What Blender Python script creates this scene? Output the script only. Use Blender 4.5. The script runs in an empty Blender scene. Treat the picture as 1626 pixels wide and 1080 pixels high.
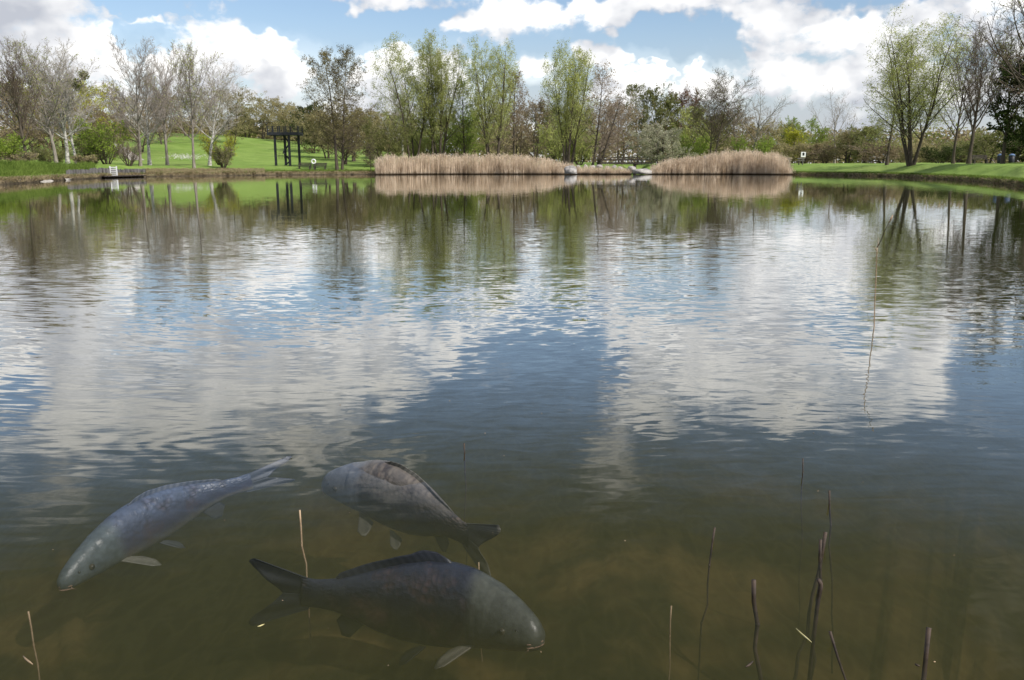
import bpy, math, random
import numpy as np
from mathutils import Vector

R = math.radians
scene = bpy.context.scene
col = scene.collection

# ------------------------------------------------------------------ camera
CAM_H = 1.25
F = 1378.0            # focal length in pixels of the 1626 px wide photograph
PITCH = R(11.4)
cam_d = bpy.data.cameras.new("camera")
cam_d.sensor_width = 36.0
cam_d.lens = 36.0 * F / 1626.0
cam_d.clip_start = 0.05
cam_d.clip_end = 5000
cam = bpy.data.objects.new("camera", cam_d)
cam.location = (0, 0, CAM_H)
cam.rotation_euler = (R(90) - PITCH, 0, 0)
col.objects.link(cam)
scene.camera = cam

# ------------------------------------------------------------------ render / exposure
scene.view_settings.view_transform = 'Standard'
scene.view_settings.look = 'None'
scene.view_settings.gamma = 1.0
scene.view_settings.exposure = 0.0
cy = scene.cycles
cy.max_bounces = 6
cy.diffuse_bounces = 2
cy.glossy_bounces = 3
cy.transmission_bounces = 3
cy.volume_bounces = 1
cy.transparent_max_bounces = 12
cy.sample_clamp_indirect = 4.0
cy.caustics_reflective = False
cy.caustics_refractive = False
cy.use_denoising = True

# ------------------------------------------------------------------ pixel helpers
CP, SP = math.cos(PITCH), math.sin(PITCH)
def ray(px, py):
    a, b = (px - 813) / F, (540 - py) / F
    return Vector((a, CP + b * SP, -SP + b * CP))
def atY(px, py, Y):
    d = ray(px, py)
    return Vector((0, 0, CAM_H)) + d * (Y / d.y)
def atZ(px, py, z):
    d = ray(px, py)
    return Vector((0, 0, CAM_H)) + d * ((z - CAM_H) / d.z)
def azel(px, py):
    d = ray(px, py).normalized()
    return math.degrees(math.atan2(d.x, d.y)), math.degrees(math.asin(d.z))
def px_az(px, py=270):
    return azel(px, py)[0]

# ------------------------------------------------------------------ sun
SUN_AZ, SUN_EL = R(128), R(42)     # azimuth from +Y (view) towards +X
sun_dir = Vector((math.sin(SUN_AZ) * math.cos(SUN_EL), math.cos(SUN_AZ) * math.cos(SUN_EL), math.sin(SUN_EL)))
sl = bpy.data.lights.new("sun", 'SUN')
sl.energy = 4.6
sl.angle = R(0.53)
sl.color = (1.0, 0.955, 0.88)
so = bpy.data.objects.new("sun", sl)
so.rotation_euler = sun_dir.to_track_quat('Z', 'Y').to_euler()
so.location = (60, -60, 80)
col.objects.link(so)

# ------------------------------------------------------------------ node helper
class NT:
    def __init__(s, nt):
        s.nt = nt
        s.n = nt.nodes
        s.l = nt.links
    def new(s, t, **kw):
        nd = s.n.new(t)
        for k, v in kw.items():
            setattr(nd, k, v)
        return nd
    def put(s, sock, v):
        if isinstance(v, (int, float)):
            sock.default_value = v
        elif isinstance(v, (tuple, list)):
            sock.default_value = v if len(v) == len(sock.default_value) else tuple(v) + (1.0,)
        else:
            s.l.new(v, sock)
    def m(s, op, a, b=None, c=None, clamp=False):
        nd = s.new('ShaderNodeMath', operation=op)
        nd.use_clamp = clamp
        s.put(nd.inputs[0], a)
        if b is not None: s.put(nd.inputs[1], b)
        if c is not None: s.put(nd.inputs[2], c)
        return nd.outputs[0]
    def v(s, op, a, b=None, c=None):
        nd = s.new('ShaderNodeVectorMath', operation=op)
        s.put(nd.inputs[0], a)
        if b is not None: s.put(nd.inputs['Scale'] if op == 'SCALE' else nd.inputs[1], b)
        if c is not None: s.put(nd.inputs[2], c)
        return nd.outputs['Value' if op in ('LENGTH', 'DOT_PRODUCT', 'DISTANCE') else 'Vector']
    def noise(s, vec, scale, detail=3, rough=0.55, out='Fac', dist=0.0):
        nd = s.new('ShaderNodeTexNoise')
        s.put(nd.inputs['Vector'], vec)
        s.put(nd.inputs['Scale'], scale)
        nd.inputs['Detail'].default_value = detail
        nd.inputs['Roughness'].default_value = rough
        nd.inputs['Distortion'].default_value = dist
        return nd.outputs[out]
    def mapr(s, v, a, b, c=0.0, d=1.0, smooth=False):
        nd = s.new('ShaderNodeMapRange')
        nd.interpolation_type = 'SMOOTHSTEP' if smooth else 'LINEAR'
        s.put(nd.inputs[0], v)
        for i, x in enumerate((a, b, c, d)):
            s.put(nd.inputs[i + 1], x)
        return nd.outputs[0]
    def mix(s, f, a, b):
        nd = s.new('ShaderNodeMix', data_type='RGBA')
        s.put(nd.inputs[0], f)
        s.put(nd.inputs[6], a)
        s.put(nd.inputs[7], b)
        return nd.outputs[2]
    def sep(s, v):
        nd = s.new('ShaderNodeSeparateXYZ')
        s.put(nd.inputs[0], v)
        return nd.outputs
    def comb(s, x, y, z):
        nd = s.new('ShaderNodeCombineXYZ')
        s.put(nd.inputs[0], x); s.put(nd.inputs[1], y); s.put(nd.inputs[2], z)
        return nd.outputs[0]

# ------------------------------------------------------------------ world: Nishita sky and broken cumulus
world = bpy.data.worlds.new("World")
scene.world = world
world.use_nodes = True
W = NT(world.node_tree)
W.n.clear()
SKY_S = 0.1
sky = W.new('ShaderNodeTexSky', sky_type='NISHITA')
sky.sun_disc = False
sky.sun_elevation = SUN_EL
sky.sun_rotation = SUN_AZ
sky.altitude = 50
sky.air_density = 1.0
sky.dust_density = 0.6
sky.ozone_density = 1.6
# cloud banks: centre (px, py), half size in px, weight; the ones below y = 262 are read off their reflection
def bank(px, py, hw, hh, w=1.0):
    a, e = azel(px, py)
    if py > 262:
        e = -e
    s = math.degrees(1 / F)
    k = 1.16 if py > 262 else 1.13
    return (a, e, hw * s * k, hh * s * k, w)
BANKS = [
    bank(60, 90, 170, 95), bank(-90, 60, 170, 130), bank(110, 10, 75, 38), bank(262, 6, 80, 14, 1.0), bank(228, 36, 34, 18, .95),
    bank(345, 88, 88, 62), bank(300, 120, 75, 68), bank(430, 125, 70, 62), bank(475, 112, 22, 28, .9),
    bank(640, 100, 75, 48), bank(700, 115, 60, 62), bank(600, 125, 45, 45), bank(560, 190, 140, 42),
    bank(600, -3, 110, 20, .9), bank(830, 24, 105, 34), bank(742, 32, 40, 22, .8), bank(765, -40, 200, 40),
    bank(860, 105, 55, 26, .85), bank(965, 90, 52, 28), bank(1042, 97, 26, 24), bank(1000, 140, 80, 36),
    bank(1000, 8, 120, 26), bank(962, 44, 30, 16, .8), bank(1100, -10, 160, 34),
    bank(1190, 40, 75, 34), bank(1125, 38, 75, 34, .95), bank(1290, 45, 140, 52), bank(1420, 55, 120, 60), bank(1160, 25, 60, 30),
    bank(1130, 130, 75, 34), bank(1250, 122, 110, 34), bank(1340, 120, 90, 36), bank(1450, 140, 120, 40),
    bank(1600, 110, 60, 60, .8), bank(1540, 12, 60, 22, .9), bank(1640, -20, 80, 40, .9),
    # higher up, seen mirrored
    bank(60, 575, 230, 90, 1.05), bank(180, 650, 200, 66), bank(330, 585, 160, 65), bank(520, 560, 150, 70),
    bank(600, 620, 100, 55, .95), bank(330, 655, 130, 42, .9), bank(470, 690, 140, 45, .75), bank(450, 610, 220, 70), bank(640, 530, 110, 30, .9),
    bank(790, 592, 44, 34, 1.0), bank(850, 495, 60, 30, .9), bank(905, 540, 40, 22, .6),
    bank(1080, 555, 150, 70, .95), bank(1200, 560, 150, 80), bank(1340, 560, 110, 70, .95), bank(1480, 560, 90, 80, 1.05),
    bank(1000, 640, 90, 45, .8), bank(970, 730, 60, 85, .62), bank(1560, 650, 50, 40, .7), bank(1250, 640, 170, 40, .8), bank(1120, 600, 130, 50),
    bank(1600, 960, 60, 70, .6), bank(90, 790, 60, 50, .55), bank(620, 760, 60, 45, .5), bank(1680, 520, 80, 60),
    bank(-160, 520, 160, 90),
]
GAPS = [bank(500, 488, 75, 26), bank(285, 505, 55, 16), bank(1075, 455, 70, 30), bank(835, 575, 95, 62), bank(1590, 600, 60, 60), bank(1330, 505, 60, 18, .7),
        bank(605, 52, 95, 24, .8), bank(1105, 85, 60, 14, .7), bank(222, 62, 26, 26), bank(940, 590, 40, 60, .8), bank(700, 660, 120, 40, .9), bank(20, 640, 45, 35)]
tc = W.new('ShaderNodeTexCoord')
dx, dy, dz = W.sep(W.v('NORMALIZE', tc.outputs['Generated']))[:3]
az = W.m('MULTIPLY', W.m('ARCTAN2', dx, dy), 57.2958)
el = W.m('MULTIPLY', W.m('ARCSINE', dz), 57.2958)

def cloud_group(det1, k2):
  grp = bpy.data.node_groups.new("cloud_density", 'ShaderNodeTree')
  grp.interface.new_socket("P", in_out='INPUT', socket_type='NodeSocketVector')
  grp.interface.new_socket("D", in_out='OUTPUT', socket_type='NodeSocketFloat')
  G = NT(grp)
  gi = G.new('NodeGroupInput'); go = G.new('NodeGroupOutput')
  P = gi.outputs[0]
  warp = G.v('SUBTRACT', G.noise(P, 0.42, 3, .6, 'Color'), (0.5, 0.5, 0.5))
  PW = G.v('MULTIPLY_ADD', warp, (5.0, 3.0, 0.0), P)
  acc = None
  for (a, e, ha, he, w) in BANKS:
      q = G.v('MULTIPLY', G.v('SUBTRACT', PW, (a, e, 0)), (1 / ha, 1 / he, 0))
      d = G.m('MULTIPLY_ADD', G.v('DOT_PRODUCT', q, q), -0.95, w)
      acc = d if acc is None else G.m('MAXIMUM', acc, d)
  for (a, e, ha, he, w) in GAPS:
      q = G.v('MULTIPLY', G.v('SUBTRACT', PW, (a, e, 0)), (1 / ha, 1 / he, 0))
      acc = G.m('SUBTRACT', acc, G.m('MAXIMUM', G.m('MULTIPLY_ADD', G.v('DOT_PRODUCT', q, q), -w * .9, w * 1.25), 0.0))
  # the part of the sky outside the view: loose cumulus
  outa = G.m('MAXIMUM', G.mapr(G.m('ABSOLUTE', G.sep(P)[0]), 40, 50), G.mapr(G.sep(P)[1], 36, 44))
  acc = G.m('MAXIMUM', acc, -1.0)
  acc = G.m('ADD', G.m('MULTIPLY', acc, G.m('SUBTRACT', 1.0, outa)), G.m('MULTIPLY', outa, G.m('MULTIPLY', G.m('SUBTRACT', G.noise(P, 0.06, 2), .45), 6)))
  f1 = G.m('SUBTRACT', G.noise(G.v('MULTIPLY', P, (1, 1.5, 1)), 0.30, det1, .62), 0.5)
  f2 = G.m('SUBTRACT', G.noise(G.v('MULTIPLY', P, (1, 1.3, 1)), 1.1, 5, .6), 0.5)
  tot = G.m('ADD', acc, G.m('ADD', G.m('MULTIPLY', f1, 2.2), G.m('MULTIPLY', f2, k2)))
  G.l.new(tot, go.inputs[0])
  return grp
GRP_A, GRP_B = cloud_group(8, .7), cloud_group(2.5, 0.12)
def dens(p, grp=None):
    nd = W.new('ShaderNodeGroup'); nd.node_tree = grp or GRP_A
    W.put(nd.inputs[0], p)
    return nd.outputs[0]
p0 = W.comb(az, el, 0.0)
d0 = dens(p0)
ds = dens(p0, GRP_B)
hi = W.mapr(el, 8.5, 14.0, 0, 1, smooth=True)
d1 = dens(W.v('ADD', p0, (0.5, 1.7, 0)), GRP_B)
mask = W.mapr(d0, W.m('MULTIPLY_ADD', hi, -.36, .14), W.m('MULTIPLY_ADD', hi, .25, .80), smooth=True)
hz = W.m('MULTIPLY', W.mapr(el, 1.0, 9.5, 1.0, 0.0, smooth=True), W.mapr(W.noise(p0, .16, 4), .35, .6, .6, 1.0))
mask = W.m('MAXIMUM', mask, hz)
lit = W.m('ADD', W.m('MULTIPLY', W.m('SUBTRACT', W.m('MULTIPLY_ADD', d0, .25, W.m('MULTIPLY', ds, .75)), d1), 0.8), 0.60)
core = W.mapr(ds, 0.45, 1.5, 0.0, 0.58)
big = W.noise(p0, 0.12, 3, .5)
lit = W.m('SUBTRACT', lit, W.m('MULTIPLY', W.m('MULTIPLY', core, W.m('MULTIPLY_ADD', hi, -.7, 1.0)), W.mapr(big, .4, .6, .25, 1.4)))
lit = W.m('MAXIMUM', W.m('MINIMUM', lit, 1.0), 0.0)
ccol = W.mix(lit, (5.6, 5.9, 6.6), (12.8, 12.7, 12.5))
thin = W.mix(W.noise(p0, .25, 4), (0.96, 0.98, 1.0), (1.0, 1.0, 1.0))
skyc = W.v('MULTIPLY', sky.outputs[0], (1.30, 1.30, 1.34))
final = W.mix(mask, skyc, ccol)
bg = W.new('ShaderNodeBackground')
W.put(bg.inputs[0], final)
bg.inputs[1].default_value = SKY_S
wo = W.new('ShaderNodeOutputWorld')
W.l.new(bg.outputs[0], wo.inputs[0])
world.cycles.sampling_method = 'MANUAL'
world.cycles.sample_map_resolution = 512

# ------------------------------------------------------------------ materials
def mat(name):
    m = bpy.data.materials.new(name)
    m.use_nodes = True
    t = NT(m.node_tree)
    t.n.clear()
    out = t.new('ShaderNodeOutputMaterial')
    return m, t, out

def simple(name, c1, c2, scale=4.0, rough=0.8, bump=0.0, detail=4, stretch=(1, 1, 1), rnd=0.0, spec=0.3):
    m, t, out = mat(name)
    g = t.new('ShaderNodeTexCoord').outputs['Object']
    n = t.noise(t.v('MULTIPLY', g, stretch), scale, detail, .6)
    c = t.mix(t.mapr(n, .32, .68), c1, c2)
    if rnd:
        oi = t.new('ShaderNodeObjectInfo').outputs['Random']
        hs = t.new('ShaderNodeHueSaturation')
        t.put(hs.inputs['Value'], t.mapr(oi, 0, 1, 1 - rnd, 1 + rnd))
        t.put(hs.inputs['Color'], c)
        c = hs.outputs[0]
    b = t.new('ShaderNodeBsdfPrincipled')
    t.put(b.inputs['Base Color'], c)
    b.inputs['Roughness'].default_value = rough
    b.inputs['Specular IOR Level'].default_value = spec
    if bump:
        bn = t.new('ShaderNodeBump')
        bn.inputs['Strength'].default_value = 1.0
        bn.inputs['Distance'].default_value = bump
        t.put(bn.inputs['Height'], n)
        t.l.new(bn.outputs[0], b.inputs['Normal'])
    t.l.new(b.outputs[0], out.inputs[0])
    return m

def leaf(name, c1, c2, scale=0.5, trans=0.45, rnd=0.12, wet=False):
    m, t, out = mat(name)
    geo = t.new('ShaderNodeNewGeometry')
    n = t.noise(geo.outputs['Position'], scale, 3, .6)
    k = t.m('ADD', t.mapr(n, .35, .65, 0, .7), t.m('MULTIPLY', geo.outputs['Random Per Island'], .5), clamp=True)
    c = t.mix(k, c1, c2)
    oi = t.new('ShaderNodeObjectInfo').outputs['Random']
    hs = t.new('ShaderNodeHueSaturation')
    t.put(hs.inputs['Value'], t.mapr(oi, 0, 1, 1 - rnd, 1 + rnd))
    t.put(hs.inputs['Color'], c)
    c = hs.outputs[0]
    if wet:   # rotten wet stem bases
        c = t.mix(t.mapr(t.sep(geo.outputs['Position'])[2], .04, .26), (.07, .05, .032), c)
    d = t.new('ShaderNodeBsdfDiffuse'); tr = t.new('ShaderNodeBsdfTranslucent')
    t.put(d.inputs[0], c); t.put(tr.inputs[0], c)
    mx = t.new('ShaderNodeMixShader'); mx.inputs[0].default_value = trans
    t.l.new(d.outputs[0], mx.inputs[1]); t.l.new(tr.outputs[0], mx.inputs[2])
    t.l.new(mx.outputs[0], out.inputs[0])
    return m

M = {}
M['bark_dark'] = simple("bark_dark", (.045, .035, .026), (.11, .088, .066), 3, .9, .02, stretch=(3, 3, .6))
M['bark_grey'] = simple("bark_grey", (.14, .12, .10), (.33, .29, .25), 2.5, .9, .02, stretch=(3, 3, .6))
M['bark_birch'] = simple("bark_birch", (.10, .09, .08), (.66, .63, .58), 3, .8, .01, stretch=(1, 1, 1.6))
M['bark_green'] = simple("bark_green", (.06, .058, .03), (.15, .14, .075), 3, .9, .02, stretch=(3, 3, .6))
M['twig_dark'] = simple("twig_dark", (.07, .052, .038), (.15, .115, .085), 1, .9)
M['twig_grey'] = simple("twig_grey", (.20, .17, .145), (.36, .31, .27), 1, .9)
M['twig_pale'] = simple("twig_pale", (.30, .27, .24), (.52, .48, .43), 1, .9)
M['twig_brown'] = simple("twig_brown", (.19, .145, .11), (.33, .26, .20), 1, .9, rnd=.15)
M['twig_olive'] = simple("twig_olive", (.15, .145, .065), (.29, .27, .13), 1, .9)
M['leaf_willow'] = leaf("leaf_willow", (.27, .31, .08), (.54, .57, .20))
M['leaf_fresh'] = leaf("leaf_fresh", (.14, .22, .025), (.34, .43, .08))
M['leaf_olive'] = leaf("leaf_olive", (.12, .135, .04), (.27, .28, .10))
M['leaf_yellow'] = leaf("leaf_yellow", (.30, .33, .03), (.58, .56, .07))
M['leaf_brown'] = leaf("leaf_brown", (.18, .135, .08), (.38, .30, .18))
M['leaf_copper'] = leaf("leaf_copper", (.12, .065, .045), (.24, .135, .09))
M['leaf_dark'] = leaf("leaf_dark", (.025, .04, .014), (.075, .105, .03))
M['leaf_pale'] = leaf("leaf_pale", (.26, .26, .17), (.52, .50, .36))
M['leaf_buff'] = leaf("leaf_buff", (.24, .20, .10), (.44, .38, .20))
M['leaf_alder'] = leaf("leaf_alder", (.13, .12, .05), (.30, .26, .12))
M['reed'] = leaf("reed_straw", (.44, .33, .22), (.93, .79, .63), .8, .35, 0, wet=True)
M['dry_grass'] = leaf("dry_grass", (.22, .17, .09), (.46, .38, .23), .8, .3, 0)
M['tuft'] = leaf("green_tuft", (.07, .12, .02), (.20, .27, .06), .8, .3, 0)
M['stone'] = simple("stone", (.17, .155, .14), (.50, .47, .44), 2.2, .85, .03)
M['stone_pale'] = simple("stone_pale", (.15, .14, .13), (.47, .44, .42), 1.8, .85, .03)
M['wood_grey'] = simple("weathered_wood", (.055, .05, .045), (.26, .245, .235), 3.0, .85, .01, stretch=(3, 3, .3))
M['wood_dark'] = simple("dark_wood", (.030, .025, .022), (.085, .07, .058), 3.0, .8, .01)
M['steel_dark'] = simple("dark_steel", (.016, .017, .022), (.035, .037, .045), 3.0, .5)
M['white'] = simple("white_paint", (.70, .70, .70), (.85, .85, .84), 2.0, .5)
M['black'] = simple("black_paint", (.01, .01, .01), (.03, .03, .03), 2.0, .6)
M['blue'] = simple("blue_paint", (.10, .16, .30), (.16, .24, .42), 2.0, .6)
M['path'] = simple("path_gravel", (.36, .33, .29), (.54, .50, .45), 2.0, .9)

# ground
m, t, out = mat("ground")
geo = t.new('ShaderNodeNewGeometry')
pos = geo.outputs['Position']
att = t.new('ShaderNodeAttribute'); att.attribute_name = 'shore'
sd = att.outputs['Fac']
n1 = t.noise(pos, .18, 4, .6); n2 = t.noise(pos, 1.7, 4, .65); n3 = t.noise(pos, .05, 2, .5)
gr = t.mix(t.mapr(n1, .35, .65), (.15, .235, .045), (.23, .32, .075))
gr = t.mix(t.mapr(n2, .45, .75, 0, .55), gr, (.17, .26, .05))
gr = t.mix(t.mapr(n3, .5, .66, 0, .55), gr, (.24, .29, .09))
n4 = t.noise(pos, .45, 5, .7)
gr = t.mix(t.mapr(n4, .52, .70, 0, .6), gr, (.10, .15, .035))
litter = t.mix(t.mapr(n2, .35, .65), (.10, .075, .045), (.33, .26, .17))
litter = t.mix(t.mapr(n1, .5, .7, 0, .5), litter, (.12, .15, .04))
sdn = t.m('ADD', sd, t.m('MULTIPLY', t.m('SUBTRACT', n2, .5), 3.0))
att2 = t.new('ShaderNodeAttribute'); att2.attribute_name = 'bank'
lw = att2.outputs['Fac']
edge = t.m('SUBTRACT', 1.0, t.mapr(t.m('SUBTRACT', sdn, lw), -.6, 1.0, smooth=True))
gcol = t.mix(edge, gr, litter)
mud = t.mix(t.mapr(n2, .35, .65), (.035, .028, .02), (.10, .08, .05))
gcol = t.mix(t.m('SUBTRACT', 1.0, t.mapr(sd, .1, .45)), gcol, mud)
nb = t.noise(pos, .9, 4, .6)
bed = t.mix(t.mapr(nb, .45, .62, smooth=True), (.055, .048, .02), (.36, .235, .085))
gcol = t.mix(t.mapr(sd, -.5, -.1, 1, 0), gcol, bed)
b = t.new('ShaderNodeBsdfPrincipled'); b.inputs['Roughness'].default_value = .95
b.inputs['Specular IOR Level'].default_value = .1
t.put(b.inputs['Base Color'], gcol)
bn = t.new('ShaderNodeBump'); bn.inputs['Distance'].default_value = .12
t.put(bn.inputs['Height'], n2); t.l.new(bn.outputs[0], b.inputs['Normal'])
t.l.new(b.outputs[0], out.inputs[0])
M['ground'] = m

# water: clear reflecting surface over a murky green volume
RINGS = [(-1.25, 3.55, 38, .010, 1.2), (-.35, 3.6, 44, .009, 1.0)]
m, t, out = mat("water")
geo = t.new('ShaderNodeNewGeometry')
pos = geo.outputs['Position']
X, Y, Z = t.sep(pos)[:3]
wpos = t.v('MULTIPLY_ADD', t.v('SUBTRACT', t.noise(pos, .11, 1, .5, 'Color'), (.5, .5, .5)), (5.0, 4.0, 0), pos)
def rip(sx, sy, rot, scale, detail, rough, dist=0.0):
    mp = t.new('ShaderNodeMapping')
    mp.inputs['Rotation'].default_value = (0, 0, R(rot))
    mp.inputs['Scale'].default_value = (sx, sy, 1)
    t.put(mp.inputs['Vector'], wpos)
    return t.v('SUBTRACT', t.noise(mp.outputs[0], scale, detail, rough, 'Color', dist), (.5, .5, .5))
r1 = rip(1.0, 3.4, 7, 4.6, 2.0, .5, .8)        # wind ripples about 0.15 m apart
r2 = rip(1.0, 2.0, -14, .75, 2.0, .5, .3)      # longer undulation
r3 = rip(1.0, 1.5, 30, 3.2, 2.0, .5, .8)       # cross chop
gust = t.mapr(t.noise(t.v('MULTIPLY', pos, (1, .55, 1)), .16, 2, .5), .38, .62, .45, 1.25)
near = t.mapr(Y, 3.0, 7.5, .6, 1.0)
far = t.mapr(Y, 5.0, 26.0, 1.0, .13, smooth=True)
amp = t.m('MULTIPLY', t.m('MULTIPLY', gust, near), far)
sl_ = t.v('ADD', t.v('MULTIPLY', r1, (.05, .17, 0)), t.v('ADD', t.v('MULTIPLY', r2, (.016, .026, 0)), t.v('MULTIPLY', r3, (.025, .035, 0))))
sl_ = t.v('SCALE', sl_, amp)
# rings spreading from the fish
for (rx, ry, kk, aa, rr_) in RINGS:
    dv = t.v('SUBTRACT', pos, (rx, ry, 0)); dv = t.v('MULTIPLY', dv, (1, 1, 0))
    dv = t.v('ADD', dv, t.v('MULTIPLY', r2, (1.6, 1.2, 0)))
    dl = t.v('LENGTH', dv)
    wv = t.m('MULTIPLY', t.m('SINE', t.m('MULTIPLY', dl, kk)), t.m('MULTIPLY', t.mapr(dl, .0, rr_, aa, 0, smooth=True), t.mapr(dl, 0, .15)))
    sl_ = t.v('ADD', sl_, t.v('SCALE', t.v('NORMALIZE', dv), wv))
N = t.v('NORMALIZE', t.v('ADD', sl_, (0, 0, 1)))
I = geo.outputs['Incoming']
cosn = t.m('ABSOLUTE', t.v('DOT_PRODUCT', I, N))
fr = t.m('MULTIPLY_ADD', t.m('POWER', t.m('SUBTRACT', 1.0, cosn), 3.0), .98, .02)
gl = t.new('ShaderNodeBsdfGlossy'); gl.inputs['Roughness'].default_value = 0.0
gl.inputs['Color'].default_value = (1, 1, 1, 1)
t.l.new(N, gl.inputs['Normal'])
tr = t.new('ShaderNodeBsdfTransparent')
cn = t.noise(t.v('MULTIPLY', pos, (2.6, 1.1, 0)), 5.5, 2, .5, 'Fac', .6)
ca = t.m('POWER', t.m('SUBTRACT', 1.0, t.m('MINIMUM', t.m('MULTIPLY', t.m('ABSOLUTE', t.m('SUBTRACT', cn, .5)), 6.0), 1.0)), 1.6)
cv = t.m('MULTIPLY_ADD', ca, .085, .915)  # caustic light bands painted as a pattern in the surface tint
t.put(tr.inputs[0], t.comb(cv, cv, cv))
mx = t.new('ShaderNodeMixShader')
# reflections weaken towards Brewster's angle
fr = t.m('MULTIPLY', fr, t.mapr(cosn, .18, .42, 1.0, .085, smooth=True))
t.put(mx.inputs[0], fr)
t.l.new(tr.outputs[0], mx.inputs[1]); t.l.new(gl.outputs[0], mx.inputs[2])
t.l.new(mx.outputs[0], out.inputs[0])
WD = 1.3; WC = (.135, .134, .050, 1)
vs = t.new('ShaderNodeVolumeScatter'); vs.inputs['Density'].default_value = WD; vs.inputs['Color'].default_value = WC
va = t.new('ShaderNodeVolumeAbsorption'); va.inputs['Density'].default_value = WD; va.inputs['Color'].default_value = WC
ad = t.new('ShaderNodeAddShader')
t.l.new(vs.outputs[0], ad.inputs[0]); t.l.new(va.outputs[0], ad.inputs[1])
t.l.new(ad.outputs[0], out.inputs['Volume'])
M['water'] = m

# ------------------------------------------------------------------ mesh helpers
def link(o, parent=None):
    col.objects.link(o)
    if parent is not None:
        o.parent = parent
    return o
def tag(o, label=None, cat=None, group=None, kind=None):
    if label: o['label'] = label
    if cat: o['category'] = cat
    if group: o['group'] = group
    if kind: o['kind'] = kind
    return o
def empty(name, loc=(0, 0, 0), rz=0):
    o = bpy.data.objects.new(name, None)
    o.location = loc
    o.rotation_euler = (0, 0, rz)
    o.empty_display_size = .2
    col.objects.link(o)
    return o

def np_mesh(name, V, Q, mats, mi=None, smooth=False):
    me = bpy.data.meshes.new(name)
    V = np.asarray(V, dtype=np.float32); Q = np.asarray(Q, dtype=np.int32)
    n, k = Q.shape
    me.vertices.add(len(V)); me.vertices.foreach_set('co', V.ravel())
    me.loops.add(n * k); me.loops.foreach_set('vertex_index', Q.ravel())
    me.polygons.add(n)
    me.polygons.foreach_set('loop_start', np.arange(0, n * k, k, dtype=np.int32))
    me.polygons.foreach_set('loop_total', np.full(n, k, dtype=np.int32))
    for mm in mats: me.materials.append(mm)
    if mi is not None: me.polygons.foreach_set('material_index', np.asarray(mi, dtype=np.int32))
    if smooth: me.polygons.foreach_set('use_smooth', np.ones(n, dtype=bool))
    me.update(calc_edges=True)
    return me

class MB:
    """collects boxes, bars, tubes for one mesh"""
    def __init__(s): s.v = []; s.f = []; s.sm = False
    def add(s, v, f):
        o = len(s.v); s.v += [tuple(x) for x in v]; s.f += [tuple(i + o for i in q) for q in f]
    def box(s, c, d, rz=0):
        cx, cy_, cz = c; a, b, h = d[0] / 2, d[1] / 2, d[2] / 2
        cr, sr = math.cos(rz), math.sin(rz); vv = []
        for z in (-h, h):
            for x, y in ((-a, -b), (a, -b), (a, b), (-a, b)):
                vv.append((cx + x * cr - y * sr, cy_ + x * sr + y * cr, cz + z))
        s.add(vv, [(0, 3, 2, 1), (4, 5, 6, 7), (0, 1, 5, 4), (1, 2, 6, 5), (2, 3, 7, 6), (3, 0, 4, 7)])
    def tube(s, pts, rad, k=6, caps=True):
        pts = [Vector(p) for p in pts]
        if not isinstance(rad, (list, tuple)): rad = [rad] * len(pts)
        vv = []; ff = []
        ref = None
        for i, p in enumerate(pts):
            tdir = (pts[min(i + 1, len(pts) - 1)] - pts[max(i - 1, 0)]).normalized()
            if ref is None:
                ref = Vector((0, 0, 1)) if abs(tdir.z) < .9 else Vector((1, 0, 0))
            u = (ref - tdir * ref.dot(tdir)).normalized(); w = tdir.cross(u); ref = u
            for j in range(k):
                a = 2 * math.pi * j / k
                vv.append(p + (u * math.cos(a) + w * math.sin(a)) * rad[i])
        for i in range(len(pts) - 1):
            for j in range(k):
                ff.append((i * k + j, i * k + (j + 1) % k, (i + 1) * k + (j + 1) % k, (i + 1) * k + j))
        if caps:
            ff.append(tuple(range(k - 1, -1, -1))); ff.append(tuple((len(pts) - 1) * k + j for j in range(k)))
        s.add(vv, ff)
    def build(s, name, m, parent=None, smooth=False, bevel=0):
        me = bpy.data.meshes.new(name)
        me.from_pydata(s.v, [], s.f)
        for mm in (m if isinstance(m, (list, tuple)) else [m]): me.materials.append(mm)
        if smooth:
            me.polygons.foreach_set('use_smooth', np.ones(len(me.polygons), dtype=bool))
        me.update()
        o = bpy.data.objects.new(name, me)
        if bevel:
            b_ = o.modifiers.new("bevel", 'BEVEL'); b_.width = bevel; b_.segments = 2
        return link(o, parent)

# ------------------------------------------------------------------ terrain and lake
def smooth01(x): 
    x = np.clip(x, 0, 1); return x * x * (3 - 2 * x)
def vnoise(x, y, seed=0):
    xi, yi = np.floor(x), np.floor(y); xf, yf = x - xi, y - yi
    def h(a, b):
        v = np.sin(a * 127.1 + b * 311.7 + seed * 74.7) * 43758.5453
        return v - np.floor(v)
    u, v = xf * xf * (3 - 2 * xf), yf * yf * (3 - 2 * yf)
    return (h(xi, yi) * (1 - u) + h(xi + 1, yi) * u) * (1 - v) + (h(xi, yi + 1) * (1 - u) + h(xi + 1, yi + 1) * u) * v
def fbm(x, y, seed=0):
    return sum(vnoise(x * 2 ** k, y * 2 ** k, seed + k) / 2 ** k for k in range(4)) / 1.875
SH = [(-400, 40), (-150, 55), (0, 66), (60, 75), (105, 84), (160, 95), (200, 101), (260, 106), (330, 109), (450, 116), (590, 119), (700, 124),
      (890, 124), (960, 121), (1035, 124), (1150, 127), (1255, 124), (1300, 118), (1400, 108), (1450, 98), (1540, 80), (1626, 61), (1800, 40)]
SA = [(-180, 6), (-120, 9), (-60, 22)] + [(px_az(p), d) for p, d in SH] + [(60, 20), (120, 9), (180, 6)]
SAx = np.array([a for a, d in SA]); SAy = np.array([d for a, d in SA])
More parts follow.
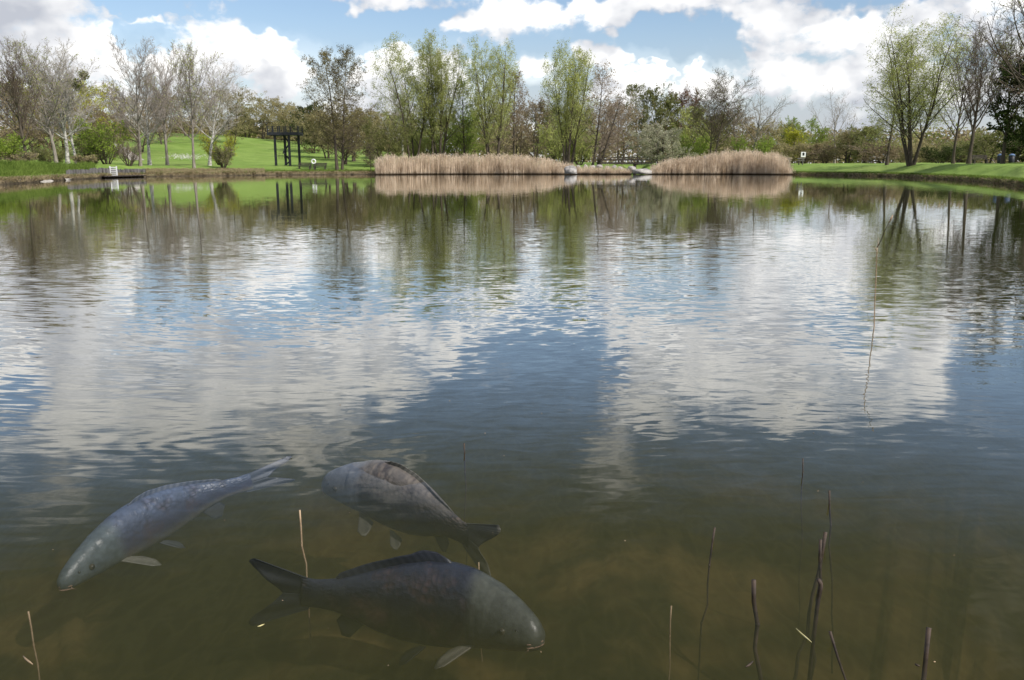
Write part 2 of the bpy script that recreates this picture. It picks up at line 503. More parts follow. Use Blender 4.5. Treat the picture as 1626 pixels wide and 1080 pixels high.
def shoreD(az):
    return np.interp(az, SAx, SAy) + (vnoise(az * 2.2, az * 0 + 3.3) - .5) * 1.6 + (vnoise(az * 9, az * 0 + 7.3) - .5) * .7
BK = [(-400, 2), (0, 2.5), (90, 3.5), (230, 4), (330, 5), (420, 1.8), (590, 1.5), (900, 2.5), (1030, 2), (1260, .6), (1420, 1.0), (1640, 1.4)]
BKx = np.array([px_az(p) for p, _ in BK]); BKy = np.array([v for _, v in BK])
def ground(x, y):
    x = np.asarray(x, float); y = np.asarray(y, float)
    r = np.hypot(x, y); a = np.degrees(np.arctan2(x, y))
    d = r - shoreD(a)
    land = .32 * smooth01(d / .5) + .95 * smooth01((d - .5) / 16) + .25 * smooth01((d - 20) / 60)
    hill = 8.2 * np.exp(-((x + 95) / 62) ** 2) * smooth01((y - 128) / 115) * (d > 0)
    land = land + hill + (fbm(x * .08, y * .08) - .5) * .5 * smooth01(d / 12)
    # small inlet under the footbridge
    ch = np.exp(-((x - (1003 - 813) / F * y * 1.0) / 1.6) ** 4) * smooth01((d + 2) / 2) * (1 - smooth01((d - 26) / 12)) * (np.abs(a) < 30)
    land = land * (1 - ch) - .35 * ch
    bedz = -.56 * smooth01(-d / 6) - .04 + (fbm(x * .9, y * .9, 5) - .5) * .55 * smooth01(-d / 3) - .4 * smooth01((r - 5) / 4) * smooth01(-d / 6)
    z = np.where(d > 0, land, bedz)
    return z, d
def gz(x, y): return float(ground(x, y)[0])

azs = np.concatenate([np.arange(-180, -40, 4.0), np.arange(-40, 40, .14), np.arange(40, 180.1, 4.0)])
ss = np.concatenate([[.0005, .004, .01, .02, .035, .05, .08, .12, .18, .25, .35, .5, .65, .8, .9, .95, .98, .99, .996, .999, 1.0005, 1.002, 1.004, 1.006, 1.01, 1.015],
                     np.arange(1.02, 1.3, .008), np.arange(1.3, 3.0, .03), [3.2, 3.6, 4.2, 5, 7, 10, 15, 22]])
A, S = np.meshgrid(azs, ss)
D = shoreD(A) * S
GX, GY = np.sin(np.radians(A)) * D, np.cos(np.radians(A)) * D
GZ, GD = ground(GX, GY)
V = np.stack([GX, GY, GZ], -1).reshape(-1, 3)
nr, nc = A.shape
ii, jj = np.meshgrid(np.arange(nr - 1), np.arange(nc - 1), indexing='ij')
base = (ii * nc + jj).ravel()
Q = np.stack([base, base + nc, base + nc + 1, base + 1], 1)
me = np_mesh("ground", V, Q, [M['ground']], smooth=True)
at_ = me.attributes.new('shore', 'FLOAT', 'POINT'); at_.data.foreach_set('value', GD.ravel().astype(np.float32))
bk = np.interp(A.ravel(), BKx, BKy).astype(np.float32)
at_ = me.attributes.new('bank', 'FLOAT', 'POINT'); at_.data.foreach_set('value', bk)
g = bpy.data.objects.new("ground", me); link(g); tag(g, kind='structure')

w = MB(); w.box((0, 60, -2.0), (420, 260, 4.0))
wo_ = w.build("water", M['water']); tag(wo_, kind='structure')

# ------------------------------------------------------------------ trees
def unit(v): return v / np.maximum(np.linalg.norm(v, axis=-1, keepdims=True), 1e-9)
def tubes(P, Rr, k):
    """P (N,m,3) polylines, Rr (N,m) radii -> verts, quads"""
    N_, m_, _ = P.shape
    T = np.empty_like(P); T[:, 1:-1] = P[:, 2:] - P[:, :-2]; T[:, 0] = P[:, 1] - P[:, 0]; T[:, -1] = P[:, -1] - P[:, -2]
    T = unit(T)
    ref = np.where(np.abs(T[:, :1, 2:3]) < .8, np.array([0, 0, 1.0]), np.array([1.0, 0, 0])) * np.ones((N_, m_, 1))
    U = unit(ref - T * (ref * T).sum(-1, keepdims=True)); Wv = np.cross(T, U)
    a = np.arange(k) * 2 * np.pi / k
    V_ = P[:, :, None] + (U[:, :, None] * np.cos(a)[None, None, :, None] + Wv[:, :, None] * np.sin(a)[None, None, :, None]) * Rr[:, :, None, None]
    n_, i_, j_ = np.meshgrid(np.arange(N_), np.arange(m_ - 1), np.arange(k), indexing='ij')
    b0 = (n_ * m_ + i_) * k
    Q_ = np.stack([b0 + j_, b0 + (j_ + 1) % k, b0 + k + (j_ + 1) % k, b0 + k + j_], -1).reshape(-1, 4)
    return V_.reshape(-1, 3), Q_
def grow(rng, stems, levels):
    """stems: dict(P,D,L,R); levels: list of dicts, [0] describes the stems themselves"""
    out = []
    P0, D0, L0, R0 = stems
    for li, lv in enumerate(levels):
        if li:
            n = lv['n']; par = out[-1]; PP, PR, PD, PL = par
            N0 = len(PP); m_ = PP.shape[1]
            tt = lv['t'][0] + (lv['t'][1] - lv['t'][0]) * ((np.arange(n)[None] + rng.random((N0, n))) / n)
            fi = tt * (m_ - 1); i0 = np.minimum(fi.astype(int), m_ - 2); fr_ = (fi - i0)[..., None]
            idx = np.arange(N0)[:, None]
            P0 = PP[idx, i0] * (1 - fr_) + PP[idx, i0 + 1] * fr_
            dirp = unit(PP[idx, i0 + 1] - PP[idx, i0])
            rp = PR[idx, i0] * (1 - fr_[..., 0]) + PR[idx, i0 + 1] * fr_[..., 0]
            phi = np.arange(n)[None] * 2.4 + rng.random((N0, 1)) * 6.28 + rng.normal(0, .4, (N0, n))
            ang = np.radians(lv['a'][0] + (lv['a'][1] - lv['a'][0]) * tt + rng.normal(0, lv.get('as', 7), (N0, n)))
            ref = np.where(np.abs(dirp[..., 2:3]) < .9, np.array([0, 0, 1.0]), np.array([1.0, 0, 0]))
            u = unit(ref - dirp * (ref * dirp).sum(-1, keepdims=True)); w_ = np.cross(dirp, u)
            D0 = dirp * np.cos(ang)[..., None] + (u * np.cos(phi)[..., None] + w_ * np.sin(phi)[..., None]) * np.sin(ang)[..., None]
            D0[..., 2] = D0[..., 2] * lv.get('flat', 1.0)
            D0 = unit(D0)
            sh = lv.get('shape', 'flat')
            s_ = {'flat': 1 - .35 * tt, 'cone': 1.08 - tt, 'round': np.sqrt(np.clip(1 - (2 * tt - .9) ** 2 * .8, .05, 1)), 'up': .5 + .5 * (1 - tt)}[sh]
            L0 = PL[:, None] * lv['l'] * s_ * rng.uniform(.75, 1.25, (N0, n))
            R0 = np.minimum(np.maximum(rp * lv['r'], lv.get('rmin', .012)), rp * .95 + .002)
            P0, D0, L0, R0 = P0.reshape(-1, 3), D0.reshape(-1, 3), L0.ravel(), R0.ravel()
        k = lv['seg']; N0 = len(P0)
        pts = np.empty((N0, k + 1, 3)); pts[:, 0] = P0; d = D0.copy()
        for s_ in range(k):
            d = unit(d + rng.normal(0, lv.get('w', .1), (N0, 3)) + np.array([0, 0, lv.get('up', 0.0)]))
            pts[:, s_ + 1] = pts[:, s_] + d * (L0 / k)[:, None]
        tr_ = np.linspace(1, lv.get('end', .35), k + 1)[None] * R0[:, None]
        if li == 0: tr_[:, 0] *= 1.35
        out.append((pts, tr_, d, L0))
    return out
def leaves(rng, br, n, size, spread=.1, droop=0.0, asp=.6):
    pts = br[0]; N0, m_ = pts.shape[:2]
    i = rng.integers(0, N0, n); j = rng.integers(0, m_ - 1, n); f = rng.random((n, 1))
    c = pts[i, j] * (1 - f) + pts[i, j + 1] * f + rng.normal(0, spread, (n, 3))
    c[:, 2] -= droop * rng.random(n)
    a = unit(rng.normal(0, 1, (n, 3))); a[:, 2] -= droop; a = unit(a)
    b_ = unit(np.cross(a, rng.normal(0, 1, (n, 3))))
    s_ = (size * rng.uniform(.5, 1.4, (n, 1)))
    V_ = np.stack([c - a * s_, c - b_ * s_ * asp, c + a * s_, c + b_ * s_ * asp], 1).reshape(-1, 3)
    return V_, np.arange(4 * n).reshape(-1, 4)

# each kind: stems function + levels + materials + leaves
def st(n, spread, lean, rng, L=10, r=.2, h0=0.0):
    a = rng.random() * 6.28 + np.arange(n) * 6.28 / n + rng.normal(0, .3, n)
    P_ = np.stack([np.cos(a) * spread, np.sin(a) * spread, np.full(n, h0)], 1)
    D_ = unit(np.stack([np.cos(a) * lean, np.sin(a) * lean, np.ones(n)], 1) + rng.normal(0, .03, (n, 3)))
    return P_, D_, L * rng.uniform(.85, 1.05, n), np.full(n, r) * rng.uniform(.75, 1.1, n)
KINDS = {
 # upright bare crown with ascending limbs
 'bare': dict(stem=lambda g_: st(1, 0, .02, g_, 10, .22), lv=[dict(seg=9, w=.035, up=.02, end=.15),
        dict(n=18, t=(.26, .97), a=(50, 26), l=.62, r=.55, seg=6, w=.07, up=.09, shape='flat', rmin=.03, end=.25),
        dict(n=10, t=(.15, .98), a=(42, 28), l=.36, r=.5, seg=4, w=.09, up=.06, rmin=.018, end=.4),
        dict(n=8, t=(.1, 1), a=(40, 28), l=.40, r=.6, seg=3, w=.1, up=.05, rmin=.012, end=.5),
        dict(n=6, t=(.1, 1), a=(38, 28), l=.5, r=.7, seg=2, w=.1, up=.04, rmin=.0085, end=.6)]),
 'spread': dict(stem=lambda g_: st(1, 0, .02, g_, 5.5, .28), lv=[dict(seg=6, w=.04, up=.02, end=.4),
        dict(n=9, t=(.40, 1), a=(58, 30), l=1.05, r=.55, seg=7, w=.09, up=.06, shape='flat', rmin=.03, end=.25),
        dict(n=8, t=(.2, .98), a=(50, 32), l=.42, r=.5, seg=4, w=.1, up=.05, rmin=.018, end=.4),
        dict(n=7, t=(.15, 1), a=(45, 32), l=.42, r=.6, seg=3, w=.1, up=.04, rmin=.013, end=.5),
        dict(n=4, t=(.2, 1), a=(40, 30), l=.5, r=.7, seg=2, w=.1, up=.03, rmin=.010, end=.6)]),
 # narrow leader with short side branches
 'alder': dict(stem=lambda g_: st(1, 0, .03, g_, 12, .20), lv=[dict(seg=10, w=.03, up=.02, end=.08),
        dict(n=46, t=(.18, .99), a=(88, 50), l=.30, r=.32, seg=5, w=.08, up=.03, shape='round', rmin=.022, end=.3),
        dict(n=9, t=(.15, 1), a=(60, 40), l=.42, r=.5, seg=3, w=.1, up=.0, flat=.5, rmin=.014, end=.5),
        dict(n=6, t=(.15, 1), a=(50, 40), l=.45, r=.6, seg=2, w=.1, up=.0, rmin=.011, end=.6)]),
 # several steep stems from one stool, feathery
 'willow': dict(stem=lambda g_: st(4, .35, .20, g_, 12, .21), lv=[dict(seg=9, w=.05, up=.05, end=.12),
        dict(n=15, t=(.20, .98), a=(36, 38), l=.36, r=.5, seg=6, w=.07, up=.09, shape='flat', rmin=.026, end=.25),
        dict(n=10, t=(.12, 1), a=(48, 46), l=.40, r=.5, seg=4, w=.10, up=.0, rmin=.014, end=.4),
        dict(n=9, t=(.1, 1), a=(55, 60), l=.46, r=.6, seg=3, w=.1, up=-.28, rmin=.008, end=.5)]),
 # fan of thin stems
 'bush': dict(stem=lambda g_: st(11, .35, .62, g_, 5, .06), lv=[dict(seg=6, w=.07, up=.06, end=.25),
        dict(n=8, t=(.15, .98), a=(40, 30), l=.42, r=.55, seg=4, w=.09, up=.04, rmin=.018, end=.4),
        dict(n=7, t=(.1, 1), a=(45, 35), l=.42, r=.6, seg=3, w=.1, up=.02, rmin=.012, end=.5),
        dict(n=4, t=(.1, 1), a=(45, 35), l=.45, r=.7, seg=2, w=.1, up=.02, rmin=.010, end=.6)]),
 # broad rounded crown down to the ground
 'mass': dict(stem=lambda g_: st(2, .2, .10, g_, 8, .18), lv=[dict(seg=6, w=.06, up=.02, end=.2),
        dict(n=14, t=(.10, .98), a=(68, 30), l=.52, r=.5, seg=5, w=.1, up=.05, shape='round', rmin=.03, end=.3),
        dict(n=8, t=(.2, 1), a=(52, 36), l=.44, r=.5, seg=3, w=.1, up=.03, rmin=.018, end=.5),
        dict(n=8, t=(.1, 1), a=(50, 38), l=.46, r=.6, seg=3, w=.12, up=.0, rmin=.013, end=.5)]),
}
def build_tree(kind, seed, H, Wd, bark, twig, leafm, nleaf, lsize=.10, lean=0.0, droop=0.0, lspread=.12, tr_scale=1.0, stems=None, leanx=0.0, env=None):
    """returns (trunk mesh, crown mesh), base at the origin"""
    rng = np.random.default_rng(seed)
    K = KINDS[kind]
    s0 = K['stem'](rng)
    if stems is not None:
        s0 = st(*stems, rng, s0[2].mean(), s0[3].mean())
    brs = grow(rng, s0, K['lv'])
    allp = np.concatenate([b_[0].reshape(-1, 3) for b_ in brs])
    hz_ = np.percentile(allp[:, 2], 99.7)
    ctr = np.median(allp[:, :2], 0)
    wx = np.percentile(allp[:, 0], 99) - np.percentile(allp[:, 0], 1)
    wy = np.percentile(allp[:, 1], 99) - np.percentile(allp[:, 1], 1)
    sx, sy, sz = Wd / wx, Wd / wy, H / hz_
    out = []
    for (p, r_, d_, L_) in brs:
        q = p.copy()
        q[..., 2] = np.maximum(q[..., 2] * sz, -.2)
        q[..., 0] = q[..., 0] * sx + leanx * q[..., 2]
        q[..., 1] = q[..., 1] * sy
        rr_ = r_ * tr_scale
        if env and len(out) >= 1 and not (len(out) == 1 and env[3]):
            # rounded crown: what reaches outside the lobed outline is shed
            zc, rz, k_, _ = env
            tip = q[:, -1]; cx_ = leanx * tip[:, 2]
            th = np.arctan2(tip[:, 1], tip[:, 0] - cx_)
            lob = 1 + .10 * np.sin(th * 3 + seed) + .10 * np.sin(tip[:, 2] / H * 14 + th * 2 + seed)
            e_ = ((tip[:, 0] - cx_) / (Wd * .5 * k_)) ** 2 + (tip[:, 1] / (Wd * .5 * k_)) ** 2 + np.abs((tip[:, 2] / H - zc) / rz) ** 3.2
            keep = e_ < lob * (1.0 if len(out) > 1 else 1.1)
            if keep.sum() > 5: q, rr_ = q[keep], rr_[keep]
        out.append((q, rr_))
    nt_ = 2
    Vs, Qs, o = [], [], 0
    for i, (q, r_) in enumerate(out[:nt_]):
        v_, f_ = tubes(q, r_, 7 if i == 0 else 5)
        Vs.append(v_); Qs.append(f_ + o); o += len(v_)
    tm = np_mesh("trunk", np.concatenate(Vs), np.concatenate(Qs), [bark], smooth=True)
    Vs, Qs, mi, o = [], [], [], 0
    for i, (q, r_) in enumerate(out[nt_:]):
        v_, f_ = tubes(q, r_ / tr_scale, 3)
        Vs.append(v_); Qs.append(f_ + o); mi.append(np.zeros(len(f_))); o += len(v_)
    if nleaf:
        v_, f_ = leaves(rng, (out[-1][0],), nleaf, lsize, lspread, droop)
        Vs.append(v_); Qs.append(f_ + o); mi.append(np.ones(len(f_)))
    cm = np_mesh("crown", np.concatenate(Vs), np.concatenate(Qs), [twig, leafm or twig], np.concatenate(mi))
    return tm, cm

def plant(name, px, Y, top_py, w_px, spec, label, cat, group=None, seed=None, **kw):
    p = atY(px, 262, Y)
    x = p.x
    z = gz(x, Y)
    H = max(atY(px, top_py, Y).z - z, 1.0)
    dep = Y * CP + (CAM_H - z) * SP
    Wd = w_px / F * dep
    root = empty(name, (x, Y, z - .05))
    tag(root, label, cat, group)
    s = dict(spec); s.update(kw)
    tm, cm = build_tree(s.pop('kind'), seed if seed is not None else int(px * 7 + top_py * 3 + Y), H, Wd, **s)
    t_ = bpy.data.objects.new("trunk", tm); link(t_, root)
    c_ = bpy.data.objects.new("crown", cm); link(c_, root)
    return root

def S_(kind, bark, twig, leafm, nleaf, lsize=.10, **kw):
    d = dict(kind=kind, bark=M[bark], twig=M[twig], leafm=M[leafm] if leafm else None, nleaf=nleaf, lsize=lsize); d.update(kw); return d
BARE = S_('bare', 'bark_grey', 'twig_grey', None, 0)
BIRCH = S_('bare', 'bark_birch', 'twig_pale', None, 0)
BAREBUD = S_('bare', 'bark_grey', 'twig_grey', 'leaf_willow', 2600, .07)
SPREAD = S_('spread', 'bark_grey', 'twig_grey', None, 0)
SPREAD_D = S_('spread', 'bark_dark', 'twig_dark', 'leaf_olive', 2500, .07)
ALDER = S_('alder', 'bark_dark', 'twig_dark', 'leaf_alder', 6000, .075)
ALDER_B = S_('alder', 'bark_dark', 'twig_brown', None, 0)
WILLOW = S_('willow', 'bark_dark', 'twig_olive', 'leaf_willow', 32000, .07, droop=.4, env=(.54, .475, 1.12, 0))
BUSH_G = S_('bush', 'bark_dark', 'twig_olive', 'leaf_fresh', 7000, .085)
BUSH_B = S_('bush', 'bark_dark', 'twig_brown', 'leaf_buff', 1500, .07)
BUSH_O = S_('bush', 'bark_dark', 'twig_olive', 'leaf_olive', 6500, .085)
BUSH_Y = S_('bush', 'bark_dark', 'twig_olive', 'leaf_yellow', 3500, .08)
MASS_B = S_('mass', 'bark_dark', 'twig_brown', 'leaf_brown', 3500, .11)
MASS_O = S_('mass', 'bark_dark', 'twig_brown', 'leaf_olive', 7000, .12)
MASS_Y = S_('mass', 'bark_dark', 'twig_brown', 'leaf_yellow', 6000, .12)
MASS_F = S_('mass', 'bark_dark', 'twig_olive', 'leaf_buff', 7000, .12)
MASS_G = S_('mass', 'bark_dark', 'twig_olive', 'leaf_fresh', 8000, .12)
MASS_D = S_('mass', 'bark_dark', 'twig_dark', 'leaf_dark', 14000, .14)
MASS_P = S_('mass', 'bark_dark', 'twig_grey', 'leaf_pale', 11000, .10)
MASS_C = S_('mass', 'bark_dark', 'twig_brown', 'leaf_copper', 7000, .12)

HERO = [
 # left group
 ("bare_tree", 45, 92, 62, 70, dict(BARE, bark=M['bark_dark'], twig=M['twig_dark'], leanx=-.12), "thin dark bare tree leaning left, outermost at the left edge of the far bank", 'tree'),
 ("bare_tree", 90, 96, 62, 130, dict(BAREBUD), "grey bare tree with a double dark trunk behind the stones on the left bank", 'tree'),
 ("birch_tree", 108, 99, 62, 95, dict(BIRCH), "white barked birch with mistletoe balls, left of the pair above the wooden retaining wall", 'tree'),
 ("birch_tree", 122, 101, 90, 85, dict(BIRCH, leanx=-.09), "white barked birch leaning left, just right of the mistletoe birch", 'tree'),
 ("bare_tree", 223, 106, 62, 115, dict(BARE), "tall bare tree with a grey brown trunk forking low, standing right of the white ladder", 'tree'),
 ("birch_tree", 238, 118, 92, 70, dict(BIRCH), "slim white trunked birch on the lawn close behind the low forking bare tree", 'tree'),
 ("bare_tree", 266, 117, 68, 70, dict(BARE), "bare tree with one dark bent limb pointing right, left of the white daffodil patch", 'tree'),
 ("bare_tree", 308, 110, 68, 92, dict(BAREBUD), "budding tree with greenish twigs and slim trunk in front of the daffodils", 'tree'),
 ("bare_tree", 333, 117, 92, 105, dict(BIRCH), "pale grey tree with a wide forked crown, right end of the daffodil patch", 'tree'),
 # middle
 ("willow_tree", 655, 131, 52, 124, dict(WILLOW, stems=(3, .3, .17)), "willow with dark leaning stems, left half of the great pair behind the reeds", 'tree'),
 ("willow_tree", 695, 132, 40, 92, dict(WILLOW, stems=(4, .5, .10)), "dense willow with massive trunks, right half of the great pair behind the reeds", 'tree'),
 ("willow_tree", 780, 130, 42, 88, dict(WILLOW, stems=(4, .6, .12)), "airy light green willow with three long upright stems, right of the slim dark alder", 'tree'),
 ("willow_tree", 901, 129, 60, 90, dict(WILLOW, stems=(4, .4, .12)), "light green willow with fanned dark stems, above the white topped boulder at the reed edge", 'tree'),
 ("alder_tree", 738, 134, 122, 40, dict(ALDER, leafm=M['leaf_fresh'], nleaf=4500), "slim dark alder with green side shoots between the great willows and the airy willow", 'tree'),
 ("alder_tree", 816, 142, 112, 44, dict(ALDER_B, nleaf=3000, leafm=M['leaf_brown']), "slim brown alder behind the reeds to the right of the airy willow", 'tree'),
 ("alder_tree", 940, 128, 98, 62, dict(ALDER_B, leanx=.13, nleaf=1500, leafm=M['leaf_brown']), "dark bare alder leaning right over the stones near the footbridge, taller of the two", 'tree'),
 ("alder_tree", 950, 126, 150, 42, dict(ALDER_B, leanx=.26), "short dark alder leaning strongly right, just left of the footbridge", 'tree'),
 ("birch_tree", 640, 150, 130, 45, dict(BIRCH), "small pale birch showing between the willow and the olive bush left of it", 'tree'),
 # right
 ("bare_tree", 1128, 138, 112, 92, dict(S_('bare', 'bark_dark', 'twig_dark', 'leaf_olive', 2500, .08), stems=(2, .5, .05)), "dark twin stemmed bare tree behind the highest part of the right reed bed", 'tree'),
 ("bare_tree", 1192, 150, 140, 92, dict(SPREAD), "grey bare tree with broad vase shaped crown behind the right reed bed's end", 'tree'),
 ("bare_tree", 1325, 190, 134, 72, dict(SPREAD), "distant bare tree with a fan shaped crown standing alone above the hedge", 'tree'),
 ("willow_tree", 1447, 101, 2, 158, dict(WILLOW, stems=(6, .18, .20), nleaf=24000), "tallest light green willow, many stemmed, at the water edge of the right bank", 'tree'),
 ("alder_tree", 1408, 112, 95, 90, dict(ALDER, leafm=M['leaf_willow'], nleaf=4500, twig=M['twig_olive']), "thin greenish tree with low spreading branches, just left of the tallest willow", 'tree'),
 ("bare_tree", 1513, 122, 40, 105, dict(S_('bare', 'bark_dark', 'twig_dark', 'leaf_olive', 1500, .07)), "dark bare tree with low forked crown, on the lawn right of the tallest willow", 'tree'),
 ("bare_tree", 1538, 96, 32, 95, dict(S_('bare', 'bark_dark', 'twig_dark', None, 0)), "tall dark bare tree with a thick ivy covered trunk on the right lawn", 'tree'),
 ("bare_tree", 1592, 86, 38, 90, dict(S_('bare', 'bark_dark', 'twig_dark', 'leaf_olive', 3500, .07), leanx=-.02), "dark bare tree with tangled olive crown, left of the black evergreen", 'tree'),
 ("bare_tree", 1650, 70, -60, 230, dict(S_('spread', 'bark_dark', 'twig_dark', 'leaf_olive', 1200, .06)), "big dark tree at the right edge whose bare branches hang in from the top corner", 'tree'),
]
for h_ in HERO:
    nm, px, Y, top, wpx, spec, lab, cat = h_
    plant(nm, px, Y, top, wpx, spec, lab, cat)

# twin alders by the benches: two trees from one spot
plant("alder_tree", 535, 121, 74, 84, dict(ALDER, leanx=-.09, nleaf=12000, lsize=.07), "dark twiggy alder, left one of the twin pair beside the benches", 'tree')
plant("alder_tree", 543, 122, 72, 74, dict(ALDER, leanx=.08, nleaf=11000, lsize=.07), "dark twiggy alder, right one of the twin pair beside the benches", 'tree')
plant("evergreen_tree", 1634, 84, 60, 120, dict(MASS_D, nleaf=17000), "black green evergreen reaching the ground at the right edge of the lawn", 'tree')

# mistletoe balls hang in the left birch
def blob_leaves(name, c, r, m, n, parent=None, sz=.08, seed=1, flat=1.0):
    g_ = np.random.default_rng(seed)
    u = unit(g_.normal(0, 1, (n, 3))) * (g_.random((n, 1)) ** .45) * r; u[:, 2] *= flat
    pts = (np.array(c) + u)[:, None, :] + np.zeros((1, 2, 1)); 
    v_, f_ = leaves(g_, (pts,), n, sz, .03)
    o = bpy.data.objects.new(name, np_mesh(name, v_, f_, [m])); return link(o, parent)
for q, (px, py, rr) in enumerate(((133, 120, .55), (121, 134, .65))):
    o = blob_leaves("mistletoe", (0, 0, 0), rr, M['leaf_olive'], 500, None, .10, q)
    o.location = atY(px, py, 98.6)
    tag(o, ["small round mistletoe ball, upper right one high in the white birch", "larger round mistletoe ball, lower left one high in the white birch"][q], "mistletoe", "mistletoe balls in the birch")

# shrubs on the banks
SHRUBS = [
 ("green_shrub", 5, 92, 212, 60, BUSH_G, "bright green shrub cut by the left edge, behind the far lawn"),
 ("green_shrub", 170, 104, 188, 78, dict(BUSH_G, nleaf=5000), "tall bright green shrub with fanned dark stems above the wooden retaining wall"),
 ("bare_shrub", 205, 104, 218, 42, dict(BUSH_B, nleaf=0), "bare thin shrub with crossing stems right of the bright green shrub"),
 ("olive_shrub", 148, 106, 212, 50, dict(BUSH_O, nleaf=3000), "low olive shrub between the birches and the bright green shrub"),
 ("brown_shrub", 135, 100, 246, 30, BUSH_B, "low brown shrub at the foot of the leaning birch"),
 ("brown_shrub", 30, 92, 240, 50, BUSH_B, "low brown shrub near the leaning dark tree at the left"),
 ("olive_shrub", 82, 110, 235, 60, dict(BUSH_O, nleaf=2500), "low olive shrub behind the double trunked tree on the left bank"),
 ("round_shrub", 355, 113, 229, 32, dict(BUSH_B, leafm=M['leaf_olive'], nleaf=2500), "round olive brown shrub alone on the lawn edge"),
 ("yellow_shrub", 350, 128, 208, 55, BUSH_Y, "yellow flowering shrub behind the round lawn shrub"),
 ("olive_shrub", 612, 128, 186, 78, dict(BUSH_O, nleaf=9000), "big dense olive green shrub at the left end of the reed bed"),
 ("green_shrub", 720, 140, 195, 80, dict(BUSH_G, nleaf=7000), "fresh green shrub below and between the willows"),
 ("green_shrub", 668, 140, 200, 60, dict(BUSH_O, leafm=M['leaf_willow'], nleaf=6000), "yellowish green shrub between the two great willow trunks"),
 ("green_shrub", 888, 140, 190, 70, dict(BUSH_G, leafm=M['leaf_willow'], nleaf=7000), "light green shrub left behind the fanned willow"),
 ("green_shrub", 920, 139, 200, 60, dict(BUSH_G, leafm=M['leaf_willow'], nleaf=7000), "light yellow green shrub right behind the fanned willow"),
 ("pale_shrub", 1052, 137, 193, 86, MASS_P, "round pale grey flowering shrub between the footbridge and the right reed bed"),
 ("green_shrub", 1100, 144, 205, 60, dict(BUSH_G, nleaf=5000), "fresh green shrub right behind the pale flowering shrub"),
 ("green_shrub", 1195, 150, 215, 60, dict(BUSH_G, nleaf=6000), "light green shrub under the vase shaped bare tree"),
 ("yellow_shrub", 1258, 190, 204, 38, dict(MASS_Y, nleaf=6000), "domed bright yellow green shrub beyond the right reed bed"),
 ("dark_shrub", 1492, 150, 232, 50, dict(BUSH_O, leafm=M['leaf_dark']), "dark green shrub far behind the tallest willow"),
 ("young_tree", 589, 120, 225, 26, dict(S_('alder', 'bark_dark', 'twig_dark', 'leaf_olive', 700, .07), tr_scale=.3), "thin young tree on the lawn just left of the reed bed"),
]
for nm, px, Y, top, wpx, spec, lab in SHRUBS:
    plant(nm, px, Y, top, wpx, spec, lab, 'shrub' if 'tree' not in nm else 'tree')

